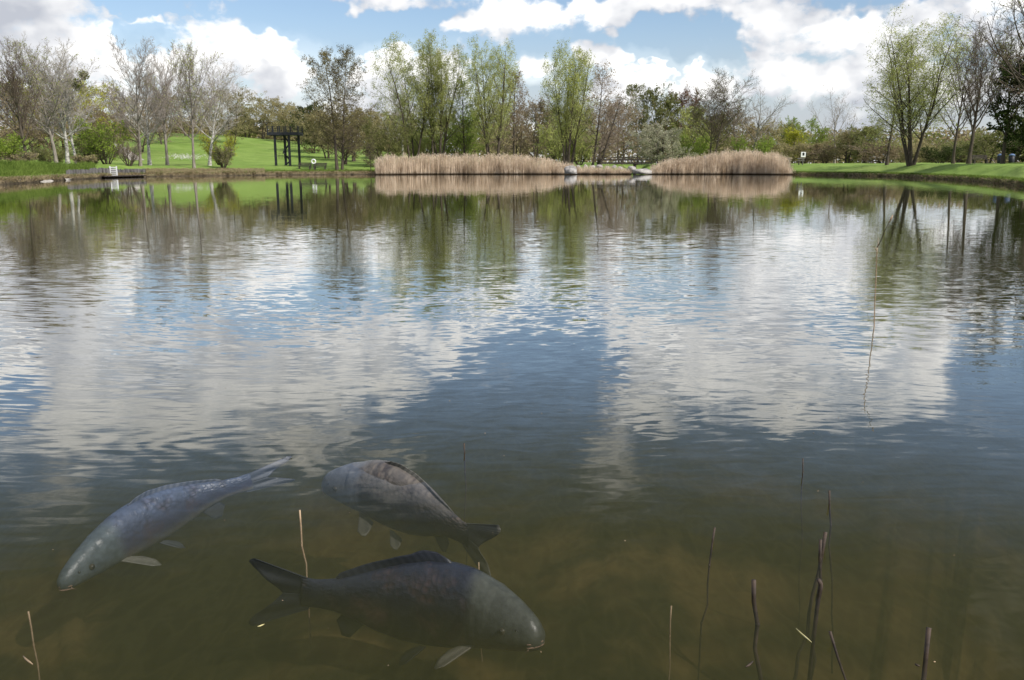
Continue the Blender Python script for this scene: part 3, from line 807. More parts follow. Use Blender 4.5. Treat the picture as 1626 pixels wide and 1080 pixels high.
# background wood
BGROW = [
 # px, Y, top, width, spec, label
 (-10, 125, 150, 110, MASS_B, "brown bare mass of a tree behind the bank at the left edge"),
 (40, 130, 140, 100, MASS_B, "brown twiggy tree behind the thin leaning tree"),
 (60, 150, 132, 90, MASS_Y, "yellow blossoming tree showing through the twigs at the left"),
 (78, 128, 165, 80, MASS_B, "low brown twiggy tree behind the double trunked tree"),
 (105, 160, 150, 110, MASS_B, "tall brown wood tree behind the birches"),
 (140, 155, 142, 110, dict(MASS_Y, nleaf=7500), "broad yellow blossoming tree behind the leaning birch"),
 (165, 150, 178, 80, MASS_B, "brown tree behind the tall bright green shrub"),
 (190, 165, 150, 70, MASS_B, "grey brown tree between yellow blossom and the forking bare tree"),
 (225, 170, 170, 90, MASS_B, "brown tree behind the low forking bare tree"),
 (262, 190, 160, 80, MASS_B, "brown tree on the hill behind the bent limbed tree"),
 (300, 215, 150, 90, MASS_O, "olive tree on the hill crest above the daffodils"),
 (340, 225, 152, 90, MASS_B, "brown tree on the hill crest behind the pale forked tree"),
 (372, 200, 150, 80, MASS_F, "buff budding tree on the hill right of the pale forked tree"),
 (420, 235, 158, 80, MASS_F, "rounded buff tree on the hill crest left above the black tower"),
 (395, 240, 176, 60, MASS_O, "low olive tree on the hill crest left of the rounded buff tree"),
 (452, 240, 172, 70, MASS_F, "buff tree on the hill crest behind the black tower"),
 (478, 225, 182, 60, MASS_F, "low buff tree right behind the black tower"),
 (498, 190, 172, 60, dict(MASS_D, nleaf=6000), "dark evergreen behind the twin alders, left side"),
 (520, 170, 178, 75, MASS_F, "buff green tree behind the left twin alder"),
 (562, 160, 180, 70, MASS_F, "buff tree behind the right twin alder"),
 (548, 135, 205, 40, dict(MASS_B, nleaf=1200), "thick trunked small tree on the lawn behind the twin alders"),
 (590, 200, 178, 60, MASS_B, "brown tree left behind the big olive shrub"),
 (620, 175, 176, 70, MASS_F, "buff tree behind the big olive shrub"),
 (655, 180, 180, 70, MASS_O, "olive tree behind the left great willow"),
 (700, 185, 176, 70, MASS_O, "olive tree behind the right great willow"),
 (745, 170, 172, 70, dict(MASS_G, nleaf=6000), "fresh green tree behind the slim dark alder"),
 (790, 175, 168, 70, MASS_B, "brown tree behind the airy willow"),
 (822, 165, 160, 70, MASS_B, "brown twiggy tree right of the airy willow"),
 (850, 160, 150, 60, MASS_B, "brown tree midway between the airy and the fanned willow"),
 (875, 165, 165, 70, MASS_O, "olive tree left behind the fanned willow"),
 (915, 170, 158, 70, MASS_O, "olive tree right behind the fanned willow"),
 (950, 150, 160, 80, MASS_B, "brown tree behind the leaning alders"),
 (985, 158, 150, 80, MASS_B, "brown twiggy tree above the footbridge"),
 (1012, 165, 134, 60, S_('alder', 'bark_dark', 'twig_dark', 'leaf_olive', 7000, .10), "open dark green tree left of the tall olive conifer"),
 (1047, 165, 134, 66, dict(MASS_O, nleaf=13000), "dense olive green tree rising behind the pale shrub"),
 (1080, 170, 138, 56, MASS_C, "copper brown tree right of the dense olive tree"),
 (1100, 160, 168, 60, dict(MASS_O, leafm=M['leaf_willow']), "light green tree between copper tree and twin stemmed tree"),
 (1130, 165, 180, 70, MASS_O, "olive tree behind the twin stemmed bare tree"),
 (1165, 170, 168, 76, MASS_B, "brown tree between the twin stemmed and the vase shaped tree"),
 (1210, 175, 190, 70, MASS_F, "buff tree under the vase shaped bare tree"),
 (1232, 220, 190, 70, MASS_O, "olive tree beyond the right end of the reed bed"),
 (1250, 260, 186, 50, MASS_G, "distant fresh green tree behind the yellow dome shrub"),
 (1292, 260, 184, 60, MASS_G, "distant green rounded tree right of the yellow dome shrub"),
 (1275, 180, 226, 80, MASS_F, "grey buff hedge bush behind the white sign"),
 (1310, 175, 228, 70, MASS_B, "brown hedge bush right of the white sign"),
 (1345, 170, 205, 70, MASS_F, "buff bush under the distant fan shaped tree"),
 (1372, 165, 200, 60, MASS_O, "olive bush left of the thin greenish tree"),
 (1400, 160, 225, 80, MASS_B, "low brown bush behind the thin greenish tree"),
 (1450, 175, 225, 90, MASS_F, "low buff thicket behind the tallest willow"),
 (1520, 170, 222, 90, MASS_O, "low olive thicket behind the ivy trunked tree"),
 (1570, 150, 205, 90, MASS_O, "olive thicket behind the dark tangled tree"),
 (1610, 120, 190, 70, dict(MASS_O, leafm=M['leaf_dark']), "dark thicket at the right edge behind the evergreen"),
 (1660, 110, 150, 100, MASS_O, "olive thicket cut off by the right edge"),
]
for px, Y, top, wpx, spec, lab in BGROW:
    spec = dict(spec); spec['nleaf'] = int(spec['nleaf'] * (1.4 if px < 600 else 1.1))
    plant("background_tree", px, Y, top - (18 if px < 300 else 10 if px < 600 else 0), wpx * (1.15 if px < 600 else 1.0), spec, lab, 'tree', "trees of the wood behind the lake")

# far tree line closing the view
rng = np.random.default_rng(5)
Vs, Qs, mi, o_ = [], [], [], 0
for i in range(230):
    px = rng.uniform(-200, 1850); Y = rng.uniform(270, 330)
    top = 204 - 14 * rng.random() + (8 if px > 1230 else -6 if px < 1100 else 0)
    c = atY(px, top, Y); zg = gz(c.x, Y)
    hh = c.z - zg
    n = 420
    u = unit(rng.normal(0, 1, (n, 3))) * rng.random((n, 1)) ** .4
    wv = rng.uniform(5, 9)
    u[:, 2] = np.where(rng.random(n) < .4, -rng.random(n), u[:, 2])
    pc = np.array([c.x, Y, zg + hh * .5]) + u * np.array([wv, wv * .6, hh * .52])
    v_, f_ = leaves(rng, (np.repeat(pc[:, None], 2, 1),), n, .55, .2)
    Vs.append(v_); Qs.append(f_ + o_); o_ += len(v_); mi.append(np.full(len(f_), rng.integers(0, 3)))
o = bpy.data.objects.new("distant_wood", np_mesh("distant_wood", np.concatenate(Vs), np.concatenate(Qs), [M['leaf_brown'], M['leaf_olive'], M['leaf_buff']], np.concatenate(mi)))
link(o); tag(o, "far off wood closing the horizon behind the park", "wood", kind='stuff')

# ------------------------------------------------------------------ reeds and bank plants
def strips(rng, base, tip, w0, w1, seg=3, bend=.1):
    """thin upright blades: base (n,3), tip (n,3)"""
    n = len(base)
    a = rng.random(n) * 3.14
    side = np.stack([np.cos(a), np.sin(a), np.zeros(n)], 1)
    bv = rng.normal(0, bend, (n, 3)); bv[:, 2] = 0
    t_ = np.linspace(0, 1, seg + 1)
    P_ = base[:, None] * (1 - t_)[None, :, None] + tip[:, None] * t_[None, :, None] + bv[:, None] * (t_ ** 2)[None, :, None]
    ww = (w0 + (w1 - w0) * t_)[None, :, None]
    V_ = np.stack([P_ - side[:, None] * ww, P_ + side[:, None] * ww], 2)
    i_, j_ = np.meshgrid(np.arange(n), np.arange(seg), indexing='ij')
    b0 = (i_ * (seg + 1) + j_) * 2
    return V_.reshape(-1, 3), np.stack([b0, b0 + 1, b0 + 3, b0 + 2], -1).reshape(-1, 4), P_[:, -1]
def reed_bed(name, label, prof, n, dfront, depth, seed, plume=True):
    """prof: list of (px, top_py) giving the outline of the bed"""
    g_ = np.random.default_rng(seed)
    pxs = [p for p, _ in prof]; tops = [t for _, t in prof]
    px = g_.uniform(pxs[0], pxs[-1], n)
    a = np.radians(np.array([px_az(p) for p in px]))
    sD = shoreD(np.degrees(a))
    Dd = sD + dfront + depth * g_.random(n)
    x, y = np.sin(a) * Dd, np.cos(a) * Dd
    z = np.maximum(ground(x, y)[0], -.5)
    top = np.interp(px, pxs, tops) + g_.normal(0, 2.4, n) + (g_.random(n) ** 3) * 9 + (fbm(px * .12, px * 0, seed) - .5) * 9 + (fbm(px * .5, px * 0, seed + 4) - .5) * 8 + 2.0
    zt = np.array([atY(813, tp, yy).z for tp, yy in zip(top, y)])
    zt = np.maximum(zt, .4)
    low_ = g_.random(n) < .45
    zt = np.where(low_, zt * g_.uniform(.45, .8, n), zt)
    base_ = np.stack([x, y, z - .05], 1)
    tip_ = np.stack([x + g_.normal(0, .16, n), y + g_.normal(0, .16, n), zt], 1)
    v1, f1_, ends = strips(g_, base_, tip_, .017, .010, 3, .12)
    Vs, Qs = [v1], [f1_]; o_ = len(v1)
    # dry leaves along the stems
    k = n * 2
    ix = g_.integers(0, n, k); tt = g_.uniform(.15, .85, (k, 1))
    b2 = base_[ix] * (1 - tt) + tip_[ix] * tt
    t2 = b2 + np.stack([g_.normal(0, .16, k), g_.normal(0, .16, k), g_.uniform(.05, .45, k)], 1)
    v2, f2_, _ = strips(g_, b2, t2, .014, .003, 2, .05)
    Vs.append(v2); Qs.append(f2_ + o_); o_ += len(v2)
    if plume:
        sel = (g_.random(n) < .75) & ~low_
        e = ends[sel]; k = len(e)
        pts = np.repeat(e[:, None], 2, 1)
        off = np.stack([g_.normal(.05, .05, k), g_.normal(0, .05, k), np.full(k, -.12)], 1)
        for rep in range(5):
            c = e + off * rep * .45 + g_.normal(0, .03, (k, 3))
            v3, f3 = leaves(g_, (np.repeat(c[:, None], 2, 1),), k, .055, .0)
            Vs.append(v3); Qs.append(f3 + o_); o_ += len(v3)
    o = bpy.data.objects.new(name, np_mesh(name, np.concatenate(Vs), np.concatenate(Qs), [M['reed']]))
    link(o); tag(o, label, "reeds", kind='stuff')
reed_bed("reeds", "long straw coloured reed bed standing in the water below the willows",
         [(597, 250), (604, 246), (650, 247), (760, 246), (820, 246), (850, 250), (880, 254), (900, 262)], 8500, -3.2, 4.0, 1)
reed_bed("reeds", "pinkish straw reed bed with a rounded top right of the footbridge",
         [(1034, 266), (1045, 258), (1075, 252), (1110, 248), (1150, 241), (1185, 239), (1225, 242), (1250, 252), (1257, 270)], 8500, -3.0, 4.5, 2)
reed_bed("reeds", "low broken reed fringe among the stones between the two reed beds",
         [(880, 257), (900, 260), (930, 262), (985, 264), (1002, 269)], 2600, -.8, 1.5, 3, False)

def tufts(name, label, px0, px1, n, d0, d1, h, m, seed, spread=.12):
    g_ = np.random.default_rng(seed)
    px = g_.uniform(px0, px1, n); a = np.radians(np.array([px_az(p) for p in px]))
    Dd = shoreD(np.degrees(a)) + g_.uniform(d0, d1, n)
    x, y = np.sin(a) * Dd, np.cos(a) * Dd
    z = np.maximum(ground(x, y)[0], -.1)
    k = 6
    b_ = np.repeat(np.stack([x, y, z - .02], 1), k, 0) + g_.normal(0, .06, (n * k, 3)) * [1, 1, 0]
    hh = np.repeat(h * g_.uniform(.4, 1.3, n), k) * g_.uniform(.6, 1, n * k)
    t_ = b_ + np.stack([g_.normal(0, spread, n * k), g_.normal(0, spread, n * k), hh], 1)
    v_, f_, _ = strips(g_, b_, t_, .022, .006, 2, .05)
    o = bpy.data.objects.new(name, np_mesh(name, v_, f_, [m])); link(o)
    tag(o, label, "grass", kind='stuff')
tufts("dry_grass", "dry straw grass along the waterline of the left bank", -150, 597, 4200, .2, 1.1, .2, M['dry_grass'], 11)
tufts("grass", "green and rough grass tufts higher on the left bank", -150, 597, 5000, .4, 6, .25, M['tuft'], 12)
tufts("dry_grass", "withered undergrowth on the left bank under the bare trees", 230, 420, 3500, .6, 7, .32, M['dry_grass'], 13)
tufts("ground_cover", "ivy like green ground cover on the left bank behind the stones", -100, 150, 4500, 4, 14, .45, M['tuft'], 14, .2)
tufts("grass", "green grass fringe along the edge of the right bank", 1250, 1750, 5000, .1, 2.5, .16, M['tuft'], 15)
tufts("dry_grass", "thin dry grass along the right waterline", 1250, 1750, 1800, -.05, .4, .15, M['dry_grass'], 16)

# daffodils
g_ = np.random.default_rng(21)
n = 900
px = np.concatenate([g_.normal(292, 14, n // 2), g_.uniform(265, 330, n // 2)])
Yd = 158 + g_.normal(0, 3.2, n) + (px - 290) * .05
x = np.array([atY(p, 240, y_).x for p, y_ in zip(px, Yd)]); z = ground(x, Yd)[0] + .3
pts = np.stack([x, Yd, z], 1)
v_, f_ = leaves(g_, (np.repeat(pts[:, None], 2, 1),), n, .075, .05)
fm = simple("white_flower", (.5, .5, .45), (.62, .62, .56), 3, .8)
o = bpy.data.objects.new("daffodils", np_mesh("daffodils", v_, f_, [fm])); link(o)
tag(o, "drift of white daffodils on the green slope behind the bare trees", "flowers", kind='stuff')

# pale path on the slope, and the landing strip at the left bank
def ribbon(name, pts, wd, m, lift=.02):
    mb = MB(); vv = []
    for i, p in enumerate(pts):
        q = pts[min(i + 1, len(pts) - 1)]; r_ = pts[max(i - 1, 0)]
        d = Vector((q[0] - r_[0], q[1] - r_[1], 0)).normalized(); nn = Vector((-d.y, d.x, 0)) * wd[i] / 2
        for s in (-1, -.33, .33, 1):
            a = (p[0] + nn.x * s, p[1] + nn.y * s); vv.append((a[0], a[1], gz(*a) + lift))
    ff = [(i * 4 + j, i * 4 + j + 1, (i + 1) * 4 + j + 1, (i + 1) * 4 + j) for i in range(len(pts) - 1) for j in range(3)]
    mb.add(vv, ff); o = mb.build(name, m, smooth=True); tag(o, kind='structure'); return o
pp = []
for k in range(15):
    f = k / 14
    Yp = 150 + 45 * f; px = 218 - 42 * f
    pp.append((atY(px, 250, Yp).x, Yp))
ribbon("path", pp, [2.2] * 15, M['path'], .06)
pp = []
for k in range(26):
    f = k / 25; px = -60 + 185 * f
    a = math.radians(px_az(px)); Dd = float(shoreD(np.array(math.degrees(a)))) + 3.6
    pp.append((math.sin(a) * Dd, math.cos(a) * Dd))
ribbon("path", pp, [1.6] * 26, M['path'], .05)

# ------------------------------------------------------------------ built things on the far bank
def shore_pt(px, off):
    a = math.radians(px_az(px)); d = float(shoreD(np.array(math.degrees(a)))) + off
    return math.sin(a) * d, math.cos(a) * d

# black steel lookout tower
PXM = lambda Y: (Y * CP) / F
TY = 126.0
tx = atY(455, 258, TY).x; tz = gz(tx, TY); u = PXM(TY)
tw = empty("lookout_tower", (tx, TY, tz)); tag(tw, "black steel lookout tower with railed platform on the lawn", "tower")
pz = atY(455, 213, TY).z - tz
b_ = MB(); b_.box((0, 0, pz), (50 * u, 2.7, .42)); b_.box((-10 * u, 0, pz - .2), (20 * u, 2.2, .14)); b_.build("platform", M['steel_dark'], tw, bevel=.02)
lx = [(441 - 455) * u, (452 - 455) * u, (463 - 455) * u, (474 - 455) * u]
for i, x_ in enumerate(lx):
    yy = (-.9, .7, -.9, .7)[i]
    b_ = MB(); b_.box((x_, yy, (pz - .15) / 2 - .05), (.30, .30, pz - .1)); b_.build("leg", M['steel_dark'], tw, bevel=.015)
b_ = MB(); st_n = 4
xs = (lx[1], lx[2]); hs = [pz * .98, pz * .70, pz * .42, pz * .14]
for i in range(3):
    b_.tube([(xs[i % 2], -.5, hs[i]), (xs[(i + 1) % 2], -.5, hs[i + 1])], .11, 4)
b_.tube([(xs[1], -.5, hs[3]), (xs[0] + .1, -.5, 0)], .10, 4)
b_.build("stair", M['steel_dark'], tw)
for i, (x_, z0, z1) in enumerate(((lx[0] + .5, .9, 1.9), (lx[3] - .55, 2.1, 3.1), (lx[0] + .5, 3.1, 4.0))):
    b_ = MB()
    for k in range(5): b_.box((x_, .1, z0 + (z1 - z0) * k / 4), (.85, .03, .03))
    for k in range(5): b_.box((x_ - .42 + .21 * k, .12, (z0 + z1) / 2), (.025, .025, z1 - z0))
    b_.build("stair_railing", M['steel_dark'], tw)
for x_ in (-24, -15, -5, 5, 24):
    for yy in (-1.25, 1.25):
        b_ = MB(); b_.box((x_ * u, yy, pz + .6), (.13, .10, 1.0)); b_.build("railing_post", M['steel_dark'], tw)
b_ = MB()
for yy in (-1.25, 1.25):
    for k in range(4): b_.box((0, yy, pz + .3 + .24 * k), (48 * u, .035, .03))
for xx in (-24 * u, 24 * u):
    for k in range(4): b_.box((xx, 0, pz + .31 + .24 * k), (.035, 2.46, .03))
b_.build("railing", M['steel_dark'], tw)

# benches and lifebuoy
def bench(px, Y, wpx, label, nleg=2, rz=0):
    x_ = atY(px, 260, Y).x; z_ = gz(x_, Y); w_ = wpx * PXM(Y)
    r_ = empty("park_bench", (x_, Y, z_), rz); tag(r_, label, "bench", "park benches at the lake")
    b_ = MB()
    for k in range(3): b_.box((0, -.22 + .16 * k, .47), (w_, .13, .05))
    b_.build("seat", M['wood_dark'], r_, bevel=.008)
    b_ = MB()
    for k in range(3): b_.box((0, .30 + .03 * k, .62 + .14 * k), (w_, .04, .11))
    b_.build("backrest", M['wood_dark'], r_, bevel=.008)
    for s in (-1, 1):
        b_ = MB(); b_.box((s * w_ * .38, 0, .22), (.16, .46, .44)); b_.box((s * w_ * .38, .30, .55), (.10, .06, .70)); b_.build("leg", M['wood_dark'], r_, bevel=.01)
bench(483.5, 121, 22, "dark slatted park bench, left one nearer the black tower")
bench(508, 121, 21, "dark slatted park bench, right one beside the lifebuoy")
bench(1556, 100, 26, "dark park bench under the bare trees on the right lawn")
x_ = atY(498, 257, 119.5).x; z_ = gz(x_, 119.5)
r_ = empty("lifebuoy_stand", (x_, 119.5, z_)); tag(r_, "white lifebuoy ring on a short dark post between the benches", "lifebuoy")
b_ = MB(); b_.box((0, .12, .45), (.12, .10, .95)); b_.build("post", M['wood_dark'], r_, bevel=.01)
zc = atY(498, 256.5, 119.5).z - z_
b_ = MB(); ring = [(math.cos(a) * .26, 0, zc + math.sin(a) * .26) for a in [2 * math.pi * k / 20 for k in range(21)]]
b_.tube(ring, .09, 8, False); b_.build("ring", M['white'], r_, True)

# litter bins / machines far right
for px, lab in ((1588, "dark rounded litter bin, left one beneath the tangled dark tree"), (1606, "dark rounded litter bin, right one before the evergreen")):
    Y = 92; x_ = atY(px, 255, Y).x; z_ = gz(x_, Y)
    r_ = empty("litter_bin", (x_, Y, z_)); tag(r_, lab, "bin", "litter bins on the right lawn")
    b_ = MB(); b_.tube([(0, 0, 0), (0, 0, .1), (0, 0, .75)], [.24, .27, .30], 14); b_.build("body", M['steel_dark'], r_, True)
    b_ = MB(); b_.tube([(0, 0, .76), (0, 0, .88), (0, 0, .96)], [.32, .26, .10], 14); b_.build("lid", M['blue'], r_, True)

# information board and post-and-rail fence right of the reeds
Y = 128
x_ = atY(1275, 255, Y).x; z_ = gz(x_, Y); u = PXM(Y)
r_ = empty("notice_board", (x_, Y, z_)); tag(r_, "white square notice board on a pale post beyond the right reed bed", "sign")
zc = atY(1275, 245.5, Y).z - z_
b_ = MB(); b_.box((0, .06, zc / 2), (.10, .10, zc)); b_.build("post", M['wood_grey'], r_)
b_ = MB(); b_.box((0, 0, zc), (7.5 * u, .05, 8 * u)); bo_ = b_.build("board", M['white'], r_, bevel=.01)
b_ = MB(); b_.box((.02, -.035, zc + .02), (3 * u, .012, 3.6 * u)); b_.tube([(0, -.035, zc + .12), (0, -.045, zc + .12)], .16, 14); b_.build("emblem", M['black'], bo_)
r_ = empty("rail_fence", (x_, Y + 1.2, z_)); tag(r_, "short dark fence with pale cross rails beside the notice board", "fence")
for xo in (-18, -2, 4):
    b_ = MB(); b_.box((xo * u, 0, .55), (.14, .14, 1.1)); b_.build("post", M['wood_dark'], r_)
for xo, wd in ((-20, 10), (1, 12)):
    b_ = MB(); b_.box((xo * u, -.09, .92), (wd * u, .04, .13)); b_.box((xo * u, -.09, .62), (wd * u, .04, .08)); b_.build("rail", M['wood_grey'], r_)
# small white marker posts in the reeds
for px, py, lab in ((1120, 249, "small blue and white marker on a post in the right reed bed"), (1220, 252, "small white marker post near the right end of the reed bed")):
    Y = 123.5; p = atY(px, py, Y)
    r_ = empty("marker_post", (p.x, Y, -.4)); tag(r_, lab, "marker")
    b_ = MB(); b_.box((0, 0, (p.z + .4) / 2), (.09, .09, p.z + .4)); b_.build("post", M['white'], r_)
    b_ = MB(); b_.box((0, -.06, p.z + .35), (.30, .03, .34)); b_.build("plate", M['blue'] if px == 1120 else M['white'], r_)

# footbridge over the inlet
Y = 150; p = atY(993, 258, Y); u = PXM(Y)
r_ = empty("footbridge", (p.x, Y, 0)); tag(r_, "low dark wooden footbridge with railings over the inlet", "bridge")
zd = atY(993, 259, Y).z; zt = atY(993, 250.5, Y).z; w_ = 84 * u
b_ = MB(); b_.box((0, 0, zd), (w_, 2.0, .28)); b_.build("deck", M['wood_dark'], r_)
for s in (-1, 1):
    b_ = MB(); b_.box((0, s * .95, zt), (w_, .12, .16)); b_.box((0, s * .95, (zt + zd) / 2 + .1), (w_, .06, .30)); b_.build("railing", M['wood_dark'], r_)
for k in range(6):
    b_ = MB(); b_.box(((-.48 + .192 * k) * w_, -.95, (zt + zd) / 2), (.14, .14, zt - zd + .1)); b_.build("railing_post", M['wood_dark'], r_)
for s in (-1, 1):
    b_ = MB(); b_.box((s * w_ * .18, 0, zd / 2 - .3), (.3, 1.8, zd + .5)); b_.build("pier", M['wood_dark'], r_)

# stones
def stone(px, py, wpx, hpx, Y, m, label, seed, group=None, zsit=None):
    g_ = np.random.default_rng(seed)
    import bmesh
    bm = bmesh.new(); bmesh.ops.create_icosphere(bm, subdivisions=3, radius=1)
    ph = g_.random(6) * 9
    for v in bm.verts:
        c = v.co
        n_ = .07 * abs(math.sin(c.x * 6 + ph[4])) + .13 * math.sin(c.x * 2.3 + ph[0]) * math.cos(c.y * 2.7 + ph[1]) + .10 * math.sin(c.z * 4 + ph[2] + c.x * 3) + .05 * math.sin(c.y * 9 + ph[3]) + .03 * g_.normal()
        c *= 1 + n_
        if c.z < -.35: c.z = -.35
    me = bpy.data.meshes.new("stone"); bm.to_mesh(me); bm.free()
    for q in me.polygons: q.use_smooth = True
    me.materials.append(m)
    o = bpy.data.objects.new("stone", me); u_ = PXM(Y)
    x_ = atY(px, py, Y).x
    o.scale = (wpx / 2 * u_, wpx / 2 * u_ * .8, hpx * u_ * .74)
    z0 = atY(px, py + hpx / 2, Y).z
    o.location = (x_, Y, z0 + .35 * hpx * u_ * .74)
    o.rotation_euler = (0, 0, g_.random() * .8 - .4)
    link(o); tag(o, label, "stone", group)
stone(906, 270, 21, 13, 118.5, M['stone_pale'], "large boulder with a white top at the end of the left reed bed", 1)
stone(1019, 272, 29, 9, 119.5, M['stone'], "flat pale pinkish boulder right of the inlet mouth", 2)
stone(1004, 268, 14, 9, 121.5, M['stone'], "dark grey boulder at the inlet mouth", 3)
k = 0
for px, py, w_ in ((918, 264, 8), (930, 263, 7), (941, 264, 9), (952, 263, 12), (965, 265, 8), (975, 264, 7), (985, 266, 9), (895, 262, 7)):
    stone(px, py + 1, w_, 5, 123.5, M['stone_pale' if k % 3 == 0 else 'stone'], ["small pale stone", "small grey stone", "rounded small grey stone", "wide flat stone", "brownish small stone", "tiny grey stone", "angular small stone", "grey stone half hidden in reeds"][k] + " by the footbridge, number %s from the left" % ["two", "three", "four", "five", "six", "seven", "eight", "one"][k], 10 + k, "row of small stones by the inlet"); k += 1
stone(64, 273, 15, 7, 80.5, M['stone_pale'], "pale rounded boulder on the landing at the left bank", 30)
stone(50, 275, 12, 4, 78, M['stone'], "flat stone left of the pale rounded boulder on the left landing", 31)
stone(74, 275, 8, 4, 81, M['stone_pale'], "small pale stone right of the rounded boulder on the left landing", 32)
stone(93, 271, 20, 7, 86.5, M['stone'], "wide dark stone block before the left end of the retaining wall", 33)
stone(108, 267, 14, 7, 90, M['stone'], "grey boulder on top of the bank above the retaining wall's left end", 34)
stone(246, 273, 10, 5, 106.5, M['stone_pale'], "single pale stone on the bank right of the retaining wall", 35)

# wooden palisade along the landing
g_ = random.Random(4)
mb = MB(); mbd = MB()
N_ = 92
for k in range(N_):
    f = k / (N_ - 1); px = 106 + 124 * f
    off = 1.2 if f < .5 else .9
    x_, y_ = shore_pt(px, off)
    hgt = .60 + .06 * g_.uniform(-1, 1) + (.12 if .3 < f < .6 else 0)
    mb.box((x_, y_, .1 + hgt / 2), (.125, .10, hgt + .25), g_.uniform(-.1, .1))
r_ = mb.build("retaining_wall", M['wood_grey'], None, bevel=0)
tag(r_, "weathered grey palisade of upright planks holding the left bank", "retaining wall")
# dark landing stage edge under it
mb = MB()
pts = [shore_pt(px, -.15) for px in range(160, 232, 4)]
for (a0, a1), (b0, b1) in zip(pts, pts[1:]):
    an = math.atan2(b1 - a1, b0 - a0); L_ = math.hypot(b0 - a0, b1 - a1)
    mb.box(((a0 + b0) / 2, (a1 + b1) / 2, .16), (L_ + .02, .9, .10), an)
for a0, a1 in pts[::3]:
    mb.box((a0, a1 - .2, -.2), (.12, .12, .64))
r_ = mb.build("landing_stage", M['wood_dark']); tag(r_, "low dark wooden landing stage at the foot of the palisade", "jetty")
# white ladder gate
x_, y_ = shore_pt(180, -.3); u = PXM(y_)
r_ = empty("white_ladder", (x_, y_, 0), 0); tag(r_, "small white painted ladder gate on the landing stage", "ladder")
for s in (-1, 1):
    b_ = MB(); b_.box((s * .33, 0, .62), (.10, .07, 1.05)); b_.build("post", M['white'], r_)
for k in range(5):
    b_ = MB(); b_.box((0, 0, .26 + .19 * k), (.60, .05, .08)); b_.build("rung", M['white'], r_)

# ------------------------------------------------------------------ carp
def scale_mat(name, back, flank, belly, head, k=1.0):
    m, t, out = mat(name)
    at = t.new('ShaderNodeAttribute'); at.attribute_name = 'body'
    S, Hh, _ = t.sep(at.outputs['Vector'])[:3]      # S along body 0..1, Hh height -1..1
    base_ = t.mix(t.mapr(Hh, -.1, .85, smooth=True), flank, back)
    base_ = t.mix(t.mapr(Hh, -.15, -.8, smooth=True), base_, belly)
    oc = t.new('ShaderNodeTexCoord').outputs['Object']
    nn = t.noise(oc, 9, 5, .65); n2 = t.noise(oc, 42, 4, .6)
    base_ = t.mix(t.mapr(nn, .50, .68, 0, .55), base_, (.10, .055, .042, 1))
    base_ = t.mix(t.mapr(nn, .30, .48, .5, 0), base_, (.025, .03, .04, 1))
    vor = t.new('ShaderNodeTexVoronoi'); vor.feature = 'F1'
    t.put(vor.inputs['Vector'], t.comb(t.m('MULTIPLY', S, 34.0), t.m('MULTIPLY', Hh, 7.0), 0.0)); vor.inputs['Scale'].default_value = 1.0
    vor.inputs['Randomness'].default_value = .8
    sc = vor.outputs['Distance']
    hm = t.mapr(t.m('ADD', S, t.m('MULTIPLY', nn, .08)), .29, .36, 0, 1, smooth=True)
    patch = t.m('MULTIPLY', hm, t.m('MULTIPLY', t.mapr(nn, .40, .60, .15, .9), t.mapr(Hh, .05, .45, .12, 1.0)))
    base_ = t.mix(t.m('MULTIPLY', t.mapr(sc, .28, .60, 0, .8), patch), base_, (.015, .017, .022, 1))
    hd = t.mix(t.mapr(n2, .35, .7), head, tuple(c * .6 for c in head[:3]) + (1,))
    c = t.mix(hm, hd, base_)
    b = t.new('ShaderNodeBsdfPrincipled')
    t.put(b.inputs['Base Color'], c)
    b.inputs['Roughness'].default_value = .36
    b.inputs['Specular IOR Level'].default_value = .38
    bn = t.new('ShaderNodeBump'); bn.inputs['Distance'].default_value = .004
    hgt = t.m('ADD', t.m('MULTIPLY', t.m('MULTIPLY', sc, patch), -1.2), t.m('MULTIPLY', n2, .5))
    t.put(bn.inputs['Height'], hgt); t.l.new(bn.outputs[0], b.inputs['Normal'])
    t.l.new(b.outputs[0], out.inputs[0])
    return m
def fin_mat(name, c1, c2):
    m, t, out = mat(name)
    at = t.new('ShaderNodeAttribute'); at.attribute_name = 'body'
    U_, V_, _ = t.sep(at.outputs['Vector'])[:3]
    wv = t.m('SINE', t.m('MULTIPLY', U_, 95.0))
    c = t.mix(t.mapr(wv, -1, 1, 0, .8), c1, c2)
    d = t.new('ShaderNodeBsdfPrincipled'); t.put(d.inputs['Base Color'], c); d.inputs['Roughness'].default_value = .5
    tr = t.new('ShaderNodeBsdfTranslucent'); t.put(tr.inputs[0], c)
    mx = t.new('ShaderNodeMixShader'); mx.inputs[0].default_value = .25
    t.l.new(d.outputs[0], mx.inputs[1]); t.l.new(tr.outputs[0], mx.inputs[2]); t.l.new(mx.outputs[0], out.inputs[0])
    return m
M['eye'] = simple("fish_eye", (.004, .004, .004), (.012, .012, .012), 5, .15, spec=.6)
M['iris'] = simple("fish_iris", (.03, .028, .02), (.07, .06, .04), 40, .3)
M['lip'] = simple("fish_lip", (.22, .14, .10), (.36, .23, .17), 20, .5)

